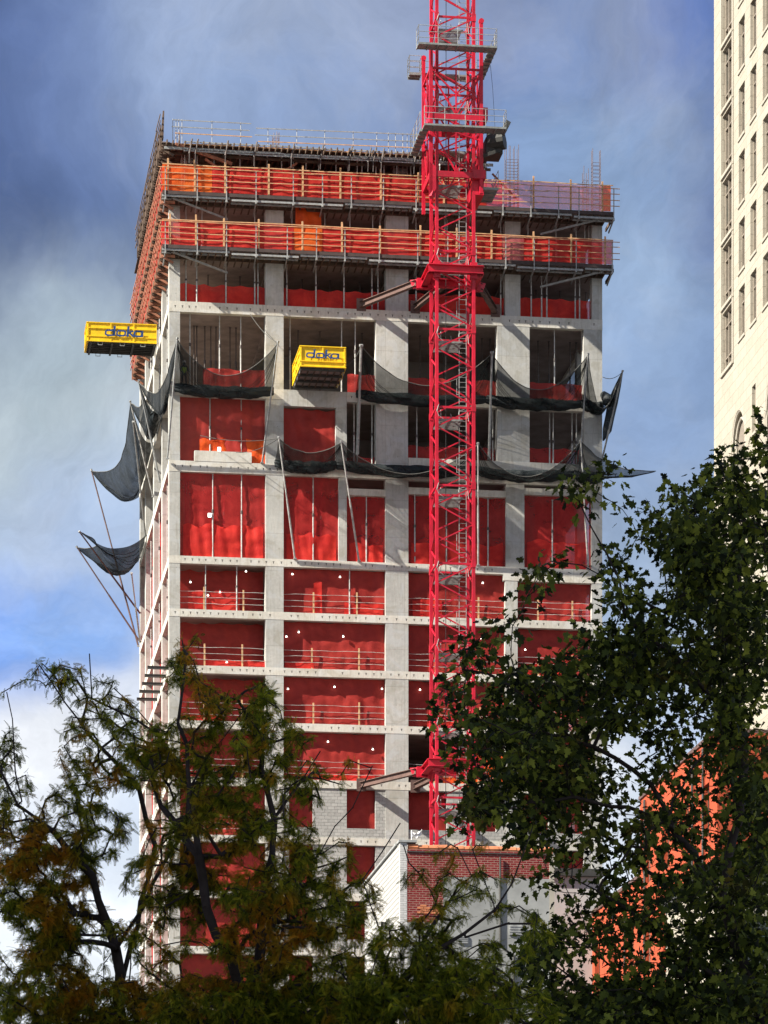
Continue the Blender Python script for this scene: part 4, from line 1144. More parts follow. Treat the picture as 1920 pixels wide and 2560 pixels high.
# ================================================================== NEIGHBOURING BUILDINGS
# brick building in front
Yb = 120.0
def GY(x, y, Y):
    X = (x-XP)/F*Y; u, w = WL(X, Y); return (u, w, CH+(YH-y)*Y/F)
b0 = GY(1000, 2107, Yb); b1u = b0[0]+4.95
def brickhouse():
    t = thing('brick_building', 'low brick building with patched grey render and tiled coping in front of the crane', 'building', (b0[0], b0[1], 0))
    wf = b0[1]; zt = b0[2]; u0 = b0[0]; depth = 8.6
    zr = lambda y: CH+(YH-y)*Yb/F
    ux = lambda x: GY(x, 2200, Yb)[0] + 0*(x)
    # column strip of white brick, red brick L shape, render patch, each a separate strip standing side by side
    uq = ux(1018)
    mb = MB(); mb.box(u0, uq, wf, wf+.3, 0, zt+.02); part('white_brick_pier', mb, M['wbrick'], t)
    mb = MB(); mb.box(uq, b1u, wf+.004, wf+.3, 0, zt-.2); part('front_wall', mb, M['brick'], t)
    # render: ragged edged skin proud of the brick
    zA, zB_ = zr(2189), zr(2290); uS = ux(1110)
    ring = []
    n = 40
    left = [(uS+.06*mnoise.noise(Vector((0, i*.9, 2))), zA-(zA-zB_)*i/n) for i in range(n+1)]
    bot = [(uS-(uS-uq)*i/16, zB_-.10*abs(mnoise.noise(Vector((i*.7, 1, 2))))-(.18 if 3 < i < 9 else .05*i/4)) for i in range(1, 17)]
    loop = [(b1u-.002, zA)] + [(uS+(b1u-uS)*(1-i/20), zA+.03*mnoise.noise(Vector((i*.8, 4, 2)))) for i in range(1, 20)] + left + bot + [(uq+.002, 0), (b1u-.002, 0)]
    mb = MB(); mb.poly([(p[0], wf-.022, p[1]) for p in loop][::-1])
    nl = len(loop)
    for i in range(nl):
        a, b = loop[i], loop[(i+1) % nl]; mb.quad((a[0], wf-.022, a[1]), (b[0], wf-.022, b[1]), (b[0], wf+.0, b[1]), (a[0], wf+.0, a[1]))
    part('render_patch', mb, M['stucco'], t)
    # orange repair bricks
    mb = MB()
    for i in range(13):
        uu = uS-.85+.22*(i % 4)+.1*(i // 4 % 2); z = zB_+.10+.075*(i // 4)
        mb.box(uu, uu+.2, wf-.006, wf+.003, z, z+.06)
    part('repair_bricks', mb, M['tile'], t)
    mb = MB(); mb.box(b1u, b1u+.16, wf-.03, wf+.3, 0, zt-.3); part('corner_pipe', mb, M['stonet'], t)
    # left wall with siding
    mb = MB(); mb.box(u0-.01, u0+.25, wf+.302, wf+depth, zt-4.1, zt); part('side_wall', mb, M['siding'], t)
    mb = MB(); mb.box(u0+.02, u0+.26, wf+.302, wf+depth-.1, 0, zt-4.1); part('side_wall', mb, M['wbrick'], t)
    mb = MB(); mb.box(u0+.26, b1u, wf+.35, wf+depth, zt-.6, zt-.5); part('roof', mb, M['char'], t)
    mb = MB(); mb.box(b1u-.2, b1u+.02, wf+.302, wf+depth, 0, zt-.3); part('side_wall', mb, M['stucco'], t)
    mb = MB(); mb.box(u0-.05, u0+.55, wf-.05, wf+.5, zt+.022, zt+.10); mb.box(u0-.08, u0+.3, wf+.5, wf+depth, zt+.002, zt+.07); part('parapet_cap', mb, M['galv'], t)
    mb = MB(); uu = uq+.05
    while uu < b1u:
        l = rnd.uniform(.28, .36); dz = rnd.uniform(-.02, .03)
        mb.tube([(uu, wf+.1, zt-.14+dz), (uu+l, wf+.1, zt-.14+dz*.5)], [.10, .12], 8); uu += l-.02
    part('coping_tiles', mb, M['tile'], t)
    for (du, dz, wd, hg) in ((1.9, 3.0, .35, .25), (2.9, 4.2, .22, .22), (3.6, 2.6, .5, .35)):
        mb = MB(); mb.box(u0+du, u0+du+wd, wf-.06, wf-.024, zt-dz-hg, zt-dz)
        for q in range(4): mb.box(u0+du+.02, u0+du+wd-.02, wf-.075, wf-.061, zt-dz-hg+hg*(q+.2)/4, zt-dz-hg+hg*(q+.6)/4)
        part('wall_vent', mb, M['galv'], t)
    mb = MB(); mb.tube([(u0+3.3, wf-.07, zt-.4), (u0+3.3, wf-.07, zt-3.3), (u0+3.75, wf-.07, zt-3.6), (u0+3.75, wf-.07, 1)], .035, 6); part('conduit', mb, M['char'], t)
    mb = MB(); mb.box(uq, b1u, wf-.03, wf+.0, zt-.30, zt-.26); part('flashing', mb, M['char'], t)
    # dark lean-to stair on the left wall
    mb = MB()
    for i in range(5): mb.beam((u0-.05, wf+1+i*1.3, zt-6.6-i*.2), (u0-.05, wf+1+i*1.3, 0), .06, .06)
    mb.beam((u0-.06, wf+.5, zt-4.3), (u0-.06, wf+7, zt-4.7), .1, .12); part('fire_stair', mb, M['char'], t)
    # antenna-like pole with a white cloth
    p = GY(1029, 2105, Yb+.8)
    tt = thing('vent_pole', 'thin white pole with a rag of white cloth on the brick building roof', 'pole', (p[0], p[1], zt-.2))
    mb = MB(); mb.tube([(p[0], p[1], zt-.5), (p[0], p[1], zt+.55)], .018, 6); part('pole', mb, M['white'], tt)
    mb = MB(); mb.grid(lambda s, q: (p[0]-.02+.36*s, p[1]+.08*mnoise.noise(Vector((s*4, q*3, 1))), zt+.40+.14*q+.06*s+.08*mnoise.noise(Vector((s*5, q*4, 9)))-.12*math.sin(s*3.1)), 10, 5); part('cloth', mb, M['white'], tt, True)
brickhouse()

# grey rendered building to its right, orange panelled building behind it
def plainbuilding(name, label, x0, x1, ytop, Y, depth, mat, trim=True):
    a = GY(x0, ytop, Y); s = (x1-x0)/F*Y/CT
    t = thing(name, label, 'building', (a[0], a[1], 0))
    mb = MB(); ops = []
    z = a[2]-3.2
    while z > 2:
        u = a[0]+.8
        while u < a[0]+s-1.4: ops.append((u, u+1.0, z, z+1.7)); u += 2.1
        z -= 3.3
    wall_open(mb, a[0], a[0]+s, 0, a[2], ops, lambda q, z_, d: (q, a[1]+d, z_), .2)
    mb.quad((a[0], a[1], 0), (a[0], a[1]+depth, 0), (a[0], a[1]+depth, a[2]), (a[0], a[1], a[2])); mb.quad((a[0]+s, a[1], 0), (a[0]+s, a[1]+depth, 0), (a[0]+s, a[1]+depth, a[2]), (a[0]+s, a[1], a[2]))
    part('wall', mb, mat, t)
    mb = MB(); mb.box(a[0]-.15, a[0]+s+.15, a[1]-.2, a[1]+depth, a[2]+.002, a[2]+.3); part('roof', mb, M['char'], t)
    for o in ops:
        mb = MB(); mb.box(o[0], o[1], a[1]+.18, a[1]+.22, o[2], o[3]); w_ = part('window', mb, M['frame'], t)
        mb = MB(); mb.box(o[0]+.07, o[1]-.07, a[1]+.16, a[1]+.178, o[2]+.07, (o[2]+o[3])/2-.03); mb.box(o[0]+.07, o[1]-.07, a[1]+.16, a[1]+.178, (o[2]+o[3])/2+.03, o[3]-.07); part('pane', mb, M['glass'], w_)
    return t
plainbuilding('rendered_building', 'shaded grey rendered building right of the brick one, behind the leaves', 1376, 1500, 2190, 150, 10, M['wall'])

def orange_building():
    # left facing wall in the street grid; near end seen at x=1793, far end at x=1423
    Yn = 128.0; a = GY(1793, 1850, Yn); un, wn = a[0], a[1]
    def wz(x, y):
        g = GL(x, y, un); return g[1], g[2]
    t = thing('orange_building', 'tall terracotta orange panelled building glowing in the sun behind the leafy tree', 'building', (un, wn, 0))
    wA, zA = wz(1764, 1856); wB, zB = wz(1600, 2003); wC, zC = wz(1598, 2195); wD, zD = wz(1423, 2330); w0 = wn
    def side(wa, wb, z1, mat='ostucco'):
        ops = []
        z = z1-3.4
        while z > 3:
            w = wa+1.2
            while w < wb-1.6: ops.append((w, w+1.1, z, z+1.9)); w += 3.3
            z -= 3.4
        mb = MB(); wall_open(mb, wa, wb, 0, z1, ops, lambda q, z_, d: (un+d, q, z_), .25); part('wall', mb, M[mat], t)
        for o in ops:
            mb = MB(); mb.box(un+.2, un+.26, o[0], o[1], o[2], o[3]); w_ = part('window', mb, M['frame'], t)
            mb = MB(); mb.box(un+.17, un+.198, o[0]+.08, (o[0]+o[1])/2-.03, o[2]+.08, o[3]-.08); mb.box(un+.17, un+.198, (o[0]+o[1])/2+.03, o[1]-.08, o[2]+.08, o[3]-.08); part('pane', mb, M['glass'], w_)
        mb = MB(); mb.box(un-.06, un+6, wa, wb, z1+.002, z1+.14); part('roof', mb, M['steel'], t)
    side(w0, wB, zA); side(wB+.002, wD, zC)
    for w in (w0+1.9, w0+3.6, wB-1.2, wB+2.5):
        z1 = zA if w < wB else zC
        mb = MB(); mb.tube([(un-.08, w, 1), (un-.08, w, z1-.2)], .05, 6); part('downpipe', mb, M['char'], t)
    mb = MB(); mb.quad((un, w0, 0), (un+9, w0, 0), (un+9, w0, zA), (un, w0, zA)); part('wall', mb, M['ostucco'], t)
    mb = MB(); mb.quad((un, wB+.001, zC), (un+9, wB+.001, zC), (un+9, wB+.001, zA), (un, wB+.001, zA)); part('wall', mb, M['ostucco'], t)
orange_building()
plainbuilding('pale_building', 'plain pale building right of the orange one, behind the trunk', 1797, 2100, 2180, 118, 8, M['stonet'])

# cream stone tower
def stone_tower():
    Yt = 200.0; a = GY(1785, 280, Yt); un, wn = a[0], a[1]        # far left edge; face runs toward the viewer (-w)
    t = thing('stone_tower', 'tall cream stone tower with stacked narrow windows at the right edge', 'building', (un, wn, 0))
    Wd = lambda x: GL(x, 500, un)[1]
    zof = lambda x, y: GL(x, y, un)[2]
    wE = wn-34
    ops = []; kinds = []
    # story pitch from the photograph: 166 px
    y0 = 253; pitch = 165.3*((YH-y0)/(YH-y0))
    zt_ref = zof(1820, 253); zb_ref = zof(1820, 253+165.3); S = zt_ref-zb_ref
    tz = zof(1820, 430/1.7)
    c1 = (Wd(1832), Wd(1806)); c2 = (Wd(1862), Wd(1847)); c3 = (Wd(1891), Wd(1876)); c4 = (Wd(1922), Wd(1907))
    for k_ in range(-6, 4):
        zt = zof(1832, 253)-S*k_ - (.0)
        ops.append((c1[0], c1[1], zt-S*.90, zt)); kinds.append(2)
    for k_ in range(-6, 5):
        ztop = zof(1862, 200)-S*k_+ .0
        if k_ < 4: ops.append((c2[0], c2[1], ztop-2.62, ztop)); kinds.append(1)
        ztop = zof(1891, 155)-S*k_
        if k_ < 4: ops.append((c3[0], c3[1], ztop-2.62, ztop)); kinds.append(1)
        ztop = zof(1920, 108)-S*k_
        if k_ < 4: ops.append((c4[0], c4[1], ztop-2.62, ztop)); kinds.append(1)
        for j in range(1, 5):
            if k_ < 4: ops.append((c4[0]-2.9*j-.7, c4[0]-2.9*j+.7, ztop-2.62, ztop)); kinds.append(1)
    ops.append((Wd(1889), Wd(1880), zof(1885, 1080), zof(1885, 962))); kinds.append(1)
    # arches
    arches = []
    for (xa, xb, yt) in ((1828, 1861, 1027), (1912, 1950, 925)):
        w0, w1 = Wd(xb), Wd(xa); r = (w1-w0)/2; ztp = zof((xa+xb)/2, yt)
        arches.append((w0, w1, ztp, r)); ops.append((w0, w1, ztp-9.0, ztp)); kinds.append(3)
    H = 122.0
    mb = MB(); wall_open(mb, wE, wn, 0, H, ops, lambda q, z, d: (un+d, q, z), .30)
    for (w0, w1, ztp, r) in arches:
        cw = (w0+w1)/2; n = 14; rz = r*1.25
        for i in range(n):
            t0, t1 = math.pi*i/n, math.pi*(i+1)/n
            p0 = (cw+r*math.cos(t0), ztp-rz+rz*math.sin(t0)); p1 = (cw+r*math.cos(t1), ztp-rz+rz*math.sin(t1))
            mb.quad((un, p0[0], ztp), (un, p1[0], ztp), (un, p1[0], p1[1]), (un, p0[0], p0[1]))
            mb.quad((un, p0[0], p0[1]), (un, p1[0], p1[1]), (un+.3, p1[0], p1[1]), (un+.3, p0[0], p0[1]))
    mb.quad((un, wn, 0), (un+14, wn, 0), (un+14, wn, H), (un, wn, H)); mb.quad((un, wE, 0), (un+14, wE, 0), (un+14, wE, H), (un, wE, H)); mb.quad((un, wE, H), (un+14, wE, H), (un+14, wn, H), (un, wn, H))
    part('wall', mb, M['stone'], t)
    for (w0, w1, ztp, r) in arches:
        cw = (w0+w1)/2; rz = r*1.25
        for rr, dd in ((1.0, .10), (.78, .2)):
            mb = MB(); pts = [(un+dd, cw-r*rr, ztp-9)] + [(un+dd, cw-r*rr*math.cos(math.pi*i/14), ztp-rz+rz*rr*math.sin(math.pi*i/14)) for i in range(15)] + [(un+dd, cw+r*rr, ztp-9)]
            mb.tube(pts, .09, 6); part('arch_moulding', mb, M['stonet'], t)
        mb = MB(); mb.box(un+.28, un+.33, w0, w1, ztp-9, ztp); wn_ = part('window', mb, M['frame'], t)
        mb = MB()
        for q in (0, 1): mb.box(un+.25, un+.278, cw-r+.12+q*(r-.05), cw-.1+q*(r-.05), ztp-8.9, ztp-rz)
        part('pane', mb, M['glass'], wn_)
    for o, kd in zip(ops, kinds):
        if kd == 3: continue
        if o[3] > 110: continue
        mb = MB(); d0 = .16
        w0, w1, z0, z1 = o
        mb.box(un+d0, un+d0+.09, w0, w0+.1, z0, z1); mb.box(un+d0, un+d0+.09, w1-.1, w1, z0, z1); mb.box(un+d0, un+d0+.09, w0+.1, w1-.1, z0, z0+.1); mb.box(un+d0, un+d0+.09, w0+.1, w1-.1, z1-.1, z1)
        nb = 2 if kd == 2 else 1
        for i in range(nb): c = w0+(w1-w0)*(i+1)/(nb+1); mb.box(un+d0-.02, un+d0+.09, c-.05, c+.05, z0+.1, z1-.1)
        mb.box(un+d0-.01, un+d0+.09, w0+.1, w1-.1, z1-.75, z1-.68)
        if kd == 2: mb.box(un+d0-.01, un+d0+.09, w0+.1, w1-.1, z0+.7, z0+.78)
        w_ = part('window', mb, M['frame'], t)
        mb = MB(); mb.box(un+.26, un+.28, w0, w1, z0, z1); part('pane', mb, M['glass'], w_)
    # projecting frames around the paired windows of the first column and sills
    for o, kd in zip(ops, kinds):
        if kd == 2:
            mb = MB(); mb.box(un-.07, un-.002, o[0]-.25, o[0]-.02, o[2]-.18, o[3]+.12); mb.box(un-.07, un-.002, o[1]+.02, o[1]+.25, o[2]-.18, o[3]+.12); mb.box(un-.10, un-.002, o[0]-.02, o[1]+.02, o[2]-.2, o[2]-.03); part('window_surround', mb, M['stonet'], t)
        elif kd == 1:
            mb = MB(); mb.box(un-.06, un-.002, o[0]-.08, o[1]+.08, o[2]-.16, o[2]-.02); part('sill', mb, M['stonet'], t)
stone_tower()

# unseen block added at the viewer's left so its shade covers the trees
def shade_block():
    t = bpy.data.objects.new('unseen_shade_block', None); COL.objects.link(t); t.location = (-52, 40, 0)
    tag(t, 'unseen brown brick block added left of the view to shade the trees', 'building')
    ops = []
    for i in range(12):
        for j in range(6): ops.append((-19+j*6.6, -16.6+j*6.6, 3+i*5.8, 5.2+i*5.8))
    mb = MB(); wall_open(mb, -22, 22, 0, 76, ops, lambda q, z, d: (10-d, q, z), .25)
    mb.quad((-10, -22, 0), (10, -22, 0), (10, -22, 76), (-10, -22, 76)); mb.quad((-10, 22, 0), (10, 22, 0), (10, 22, 76), (-10, 22, 76)); mb.quad((-10, -22, 0), (-10, 22, 0), (-10, 22, 76), (-10, -22, 76))
    o = link_mesh('wall', mb, M['brick'], (0, 0, 0), False); o.parent = t
    mb = MB().box(-10.3, 10.3, -22.3, 22.3, 76.004, 77); o = link_mesh('roof', mb, M['char'], (0, 0, 0), False); o.parent = t
    mb = MB()
    for q in ops: mb.box(9.72, 9.77, q[0], q[1], q[2], q[3])
    o = link_mesh('window', mb, M['glass'], (0, 0, 0), False); o.parent = t
shade_block()

# ================================================================== TREES
def batch_mesh(name, tv, tf, pos, rot, scl, mat):
    """many copies of a small leaf template joined into one mesh"""
    tv = np.asarray(tv, dtype=np.float32); n = len(pos); k = len(tv)
    V = np.einsum('nij,kj->nki', rot, tv)*scl[:, None, None] + pos[:, None, :]
    V = V.reshape(-1, 3)
    lens = np.array([len(f) for f in tf]); flat = np.concatenate([np.array(f) for f in tf])
    loops = (flat[None, :] + (np.arange(n)*k)[:, None]).reshape(-1)
    ltot = np.tile(lens, n); lst = np.concatenate([[0], np.cumsum(ltot)[:-1]])
    me = bpy.data.meshes.new(name)
    me.vertices.add(len(V)); me.vertices.foreach_set('co', V.astype(np.float32).reshape(-1))
    me.loops.add(len(loops)); me.loops.foreach_set('vertex_index', loops.astype(np.int32))
    me.polygons.add(len(ltot)); me.polygons.foreach_set('loop_start', lst.astype(np.int32))
    me.update(calc_edges=True); me.validate()
    me.materials.append(mat)
    o = bpy.data.objects.new(name, me); COL.objects.link(o); return o

def rotmats(d, up_jit, rg):
    """local x axis along d (n,3), random roll about it with the leaf face mostly up"""
    d = d/np.linalg.norm(d, axis=1, keepdims=True)
    ref = np.tile(np.array([0, 0, 1.0]), (len(d), 1)) + rg.normal(0, up_jit, d.shape)
    y = np.cross(ref, d); y /= np.maximum(1e-6, np.linalg.norm(y, axis=1, keepdims=True))
    z = np.cross(d, y)
    return np.stack([d, y, z], axis=2)

# plane-tree leaf, five pointed lobes, folded along the midrib
half = [(.0, .0), (-.10, .16), (-.02, .34), (.12, .22), (.26, .50), (.40, .30), (.52, .36), (.56, .16), (.78, .20), (1.0, .0)]
PL_V = [(x, y, .16*y) for x, y in half] + [(x, -y, .16*y) for x, y in half[1:-1]]
nh = len(half)
PL_F = [tuple(range(nh))[::-1], tuple([0] + list(range(nh, nh+len(half)-2)) + [nh-1])]
# honeylocust frond
def frond():
    """feather shaped compound leaf, one connected piece: a narrow rachis with paired leaflets sharing its edge"""
    V, Fc = [], []; n = 9
    xs = [i/(n-1) for i in range(n)]; zc = lambda x: -.30*x*x
    for s_ in (1, -1):
        for x in xs: V.append((x, .012*s_, zc(x)))
    for i in range(n-1): Fc.append((i, i+1, n+i+1, n+i))
    for si, s_ in enumerate((1, -1)):
        for i in range(n-1):
            a, b = si*n+i, si*n+i+1; L_ = .20*(1-.5*abs(i-3.2)/4.0); x = xs[i]
            k = len(V); V.append((x+.085, L_*s_, zc(x)-.05)); V.append((x+.085, L_*.45*s_, zc(x)-.02)); V.append((x-.015, L_*.55*s_, zc(x)-.02))
            f = (a, k+1, k, k+2); Fc.append(f if s_ < 0 else f[::-1])
    return V, Fc
LO_V, LO_F = frond()
def px2w(x, y, Y): return np.array([(x-XP)/F*Y, Y, CH+(YH-y)*Y/F])
K = 1920/1659.0

def tree(name, label, cat_kind, Yc, R, blobs, limbs, nattr, leaf, seed, trunk_x, trunk_r, below=None, group='street trees'):
    rg = np.random.default_rng(seed)
    area = np.array([b[2]*b[3]*(b[4] if len(b) > 4 else 1.0) for b in blobs]); area = area/area.sum()
    att = []
    cx = np.average([b[0] for b in blobs], weights=area)
    while len(att) < nattr:
        b = blobs[rg.choice(len(blobs), p=area)]
        a = rg.uniform(0, 2*np.pi); r = rg.uniform(0, 1)**.5
        x, y = b[0]+b[2]*r*np.cos(a), b[1]+b[3]*r*np.sin(a)
        Y = Yc+rg.uniform(-R, R)*(1-.5*r)
        pw = px2w(x*K, y*K, Y)
        if mnoise.noise(Vector(pw)*leaf['cl']+Vector((seed, 0, 0))) < leaf['cut'] and y < 2120: continue
        att.append(pw)
    att = np.array(att)
    # skeleton
    pos = []; par = []
    def add(p, q): pos.append(np.array(p, float)); par.append(q); return len(pos)-1
    base = px2w(trunk_x*K, 2212*K, Yc); root = add((base[0], Yc, 0), -1)
    last = root; ztop = px2w(0, limbs[0][0][1]*K, Yc)[2] if limbs else base[2]
    first = px2w(limbs[0][0][0]*K, limbs[0][0][1]*K, Yc+limbs[0][0][2])
    p0 = pos[root]; nst = 14
    for i in range(1, nst+1):
        f_ = i/nst; p = p0*(1-f_)+first*f_ + np.array([.12*math.sin(f_*5), .1*math.sin(f_*4+1), 0]); last = add(p, last)
    fork = last
    for li, lb in enumerate(limbs):
        pts = [px2w(a*K, b*K, Yc+c) for a, b, c in lb]
        if li == 0: prev = fork; pts = pts[1:]
        else:
            d = np.linalg.norm(np.array(pos)-pts[0], axis=1); prev = int(np.argmin(d))
        for p in pts:
            q = pos[prev]; L_ = np.linalg.norm(p-q); n = max(1, int(L_/.35))
            for i in range(1, n+1):
                pp = q+(p-q)*i/n + rg.normal(0, .035, 3); prev = add(pp, prev)
    order = np.argsort([np.min(np.linalg.norm(np.array(pos)-a, axis=1)) for a in att])
    P_ = np.zeros((len(pos)+nattr*40, 3)); P_[:len(pos)] = pos; cnt = len(pos)
    trunkn = nst
    tips = []
    for k_ in order:
        a = att[k_]
        dv = a-P_[:cnt]; d = np.linalg.norm(dv, axis=1)
        cost = d + np.where(dv[:, 2] < 0, -dv[:, 2]*.7, 0); cost[:trunkn] += 3
        j = int(np.argmin(cost)); q = P_[j].copy(); L_ = np.linalg.norm(a-q); n = max(2, int(L_/.22))
        side = rg.normal(0, .13*L_**.8, 3); prev = j; chain = []
        for i in range(1, n+1):
            f_ = i/n; pp = q+(a-q)*f_ + side*math.sin(math.pi*f_)*.6 + np.array([0, 0, .10*L_*math.sin(math.pi*f_)]) + rg.normal(0, .018, 3)
            P_[cnt] = pp; par.append(prev); prev = cnt; chain.append(cnt); cnt += 1
            if cnt >= len(P_)-5: break
        tips.append(chain)
        if cnt >= len(P_)-50: break
    P_ = P_[:cnt]
    # pipe model radii
    rad = np.zeros(cnt); child = np.zeros(cnt)
    e_ = 2.35; tipr = leaf.get('tip', .0075)
    acc = np.zeros(cnt)
    for i in range(cnt-1, 0, -1):
        if acc[i] == 0: acc[i] = tipr**e_
        acc[par[i]] += acc[i]
    if acc[0] == 0: acc[0] = tipr**e_
    rad = acc**(1/e_); rad *= 1.0; sc_ = trunk_r/max(rad[0], 1e-4); rad = np.where(rad > .04, .04+(rad-.04)*max(.4, min(1.6, sc_)), rad)
    rad[0] *= 1.35
    mb_t = MB(); mb_b = MB()
    for i in range(1, cnt):
        a, b = P_[par[i]], P_[i]; ra, rb = min(rad[par[i]], rad[i]*1.35), rad[i]
        tgt = mb_t if i <= trunkn else mb_b
        tgt.tube([a, b+(b-a)*.06], [ra, rb], 8 if rb > .05 else (5 if rb > .015 else 3), cap=False)
    base_w = (pos[0][0], pos[0][1], 0)
    root_o = bpy.data.objects.new(name, None); COL.objects.link(root_o); root_o.location = base_w; tag(root_o, label, 'tree', group)
    for nm, m_ in (('trunk', mb_t), ('branches', mb_b)):
        o = link_mesh(nm, m_, M['bark'], base_w, True); o.parent = root_o
    # foliage
    pp, dd = [], []
    for ch in tips:
        c = P_[ch]; m_ = len(ch)
        nl = leaf['n']
        tail = c[max(0, m_-leaf['tail']):]
        if 'ros' in leaf:
            tw = tail[-1]-tail[0]; tw = tw/max(1e-3, np.linalg.norm(tw))
            for _ in range(nl):
                i = rg.integers(0, len(tail)); c0 = tail[i]
                if rg.random() < .15: i = len(tail)-1
                for _k in range(leaf['ros']):
                    d = rg.normal(0, 1, 3); d = d/np.linalg.norm(d)+tw*.7; d[2] -= leaf['droop']
                    pp.append(c0+rg.normal(0, leaf['spread'], 3)); dd.append(d)
        else:
            for _ in range(nl):
                i = rg.integers(0, len(tail)); off = np.clip(rg.normal(0, leaf['spread'], 3), -1.5*leaf['spread'], 1.5*leaf['spread'])
                p = tail[i] + off*np.array([1, 1, .8])
                d = off/max(1e-3, np.linalg.norm(off)) + rg.normal(0, .5, 3); d[2] -= leaf['droop']
                pp.append(p); dd.append(d)
    pp = np.array(pp)-np.array(base_w); dd = np.array(dd)
    rot = rotmats(dd, leaf['jit'], rg); scl = rg.uniform(*leaf['size'], len(pp))
    o = batch_mesh('crown', leaf['v'], leaf['f'], pp, rot, scl, leaf['mat']); o.parent = root_o
    return root_o

PLANE = dict(n=22, tail=5, spread=.17, droop=.55, jit=.95, cl=.85, cut=-.10, size=(.07, .185), v=PL_V, f=PL_F, mat=M['plane'])
LOC = dict(n=8, ros=4, tail=12, spread=.04, droop=.5, jit=.9, size=(.085, .175), tip=.0105, cl=.8, cut=.0, v=LO_V, f=LO_F, mat=M['locust'])

tree('plane_tree', 'dark plane tree with lobed leaves reaching in from the right', 'plane', 62, 3.2,
 [(1640,960,40,50,.7),(1600,1050,80,80),(1570,1180,110,110),(1480,1090,45,60,.7),(1340,1015,42,28,.7),(1255,1040,38,40,.8),(1300,1110,40,50,.7),(1370,1130,60,80,.8),(1430,1250,110,110),(1560,1350,130,140),
  (1320,1270,60,60,.8),(1180,1262,28,55,.9),(1130,1350,36,22,.8),(1250,1400,95,55),(1150,1480,90,60),(1025,1425,34,36,.7),(960,1490,55,30,.7),(1010,1560,75,55),(1130,1560,105,70,1.2),(1290,1520,105,70),(1400,1420,110,75),(1500,1530,120,80,.8),
  (1620,1620,60,190,1.1),(1050,1655,75,55,.9),(1180,1660,85,60,1.1),(1010,1740,55,45,.8),(1120,1760,95,55),(1250,1740,70,60,.9),(1420,1765,90,40,.6),(1475,1690,50,55,.8),(1450,1640,60,40,.9),(1520,1600,60,55,1.0),(1420,1600,50,35,.6),(1330,1850,90,80,.8),(1210,1900,70,70,.9),(1500,1900,100,90,.75),(1610,1900,70,150,1.2),
  (1300,2000,100,90,.8),(1190,2080,70,100,.9),(1420,2080,110,100,.75),(1560,2110,120,110,1.15),(1320,2190,150,70,1.1),(1640,2190,80,80),(1240,2330,220,100,.9),(1520,2330,160,100,.9)],
 [[(1700,2420,0),(1640,2180,0),(1560,1960,.2),(1470,1800,.3),(1400,1700,.2),(1330,1640,0),(1240,1600,-.3),(1130,1560,-.5)],
  [(1560,1960,.2),(1590,1760,.6),(1600,1560,.8),(1590,1350,.6),(1610,1150,.4)],
  [(1470,1800,.3),(1360,1740,-.4),(1230,1720,-.9),(1100,1740,-1.2)],
  [(1590,1560,.8),(1470,1430,0),(1350,1330,-.4),(1290,1150,-.5)],
  [(1640,2180,0),(1480,2060,-.8),(1330,1950,-1),(1240,1900,-1.2)],
  [(1240,1600,-.3),(1100,1480,-.2),(1010,1440,0)],
  [(1680,2330,0),(1500,2230,1),(1330,2190,1.3),(1190,2080,1.2)]],
 1080, PLANE, 5, 1740, .26)

tree('plane_tree', 'second plane tree crown filling the lower right corner', 'plane', 66, 2.6,
 [(1560,1250,90,120,.7),(1600,1450,70,120,.8),(1480,1400,90,90,.7),(1330,1450,120,70,.9),(1200,1530,120,80,1),(1100,1620,90,60,.8),(1250,1660,120,60),(1640,1750,40,120,1.2),(1570,1690,50,70,1),(1490,1780,60,50,.7),(1600,1880,60,80,1.2),(1480,1960,90,60,.9),(1160,1800,90,50,.6),(1220,2010,80,70,.5),(1620,2120,70,100,1),(1350,2190,160,50,.8),(1500,2230,160,50,.8),(1250,2250,140,80,1)],
 [[(1500,2500,0),(1500,2250,0),(1560,2000,0),(1600,1750,0),(1560,1500,0),(1560,1300,0)],
  [(1560,2000,0),(1400,1880,.5),(1250,1760,.6),(1150,1640,.4)],[(1500,2250,0),(1350,2120,-.5),(1230,2010,-.6)],[(1560,1500,0),(1400,1450,.2),(1250,1500,.3)]],
 600, PLANE, 8, 1500, .2)

tree('honeylocust_tree', 'feathery honeylocust at the far left, thin twigs against the sky', 'locust', 60, 2.6,
 [(15,1490,20,40,.5),(105,1455,45,35,.55),(165,1500,40,60,.35),(240,1475,30,16,.7),(30,1560,50,50,.7),(140,1600,70,40,.4),(255,1540,50,50,.5),(300,1600,60,50,.6),(60,1660,80,70,.9),(190,1690,100,60,.9),(50,1780,70,60,.8),(170,1800,110,70,.9),(90,1900,120,70,1.1),
  (60,2010,90,70,1.4),(200,2010,110,70,1.4),(90,2140,120,80,1.3),(240,2150,120,80,1.3),(150,2290,200,80,1)],
 [[(260,2400,0),(255,2200,0),(250,2050,0),(200,1900,0),(110,1800,0),(50,1730,0),(0,1660,0)],
  [(255,2200,0),(290,2000,.3),(330,1830,.3),(300,1700,.3),(170,1560,.2),(110,1470,.1)],
  [(250,2050,0),(330,1920,-.4),(400,1800,-.5),(420,1700,-.4),(330,1580,-.3),(250,1490,-.2)],
  [(330,1580,-.3),(200,1500,-.3),(190,1420,-.3)],[(50,1730,0),(30,1600,0),(10,1500,0)]],
 1150, LOC, 21, 262, .11)

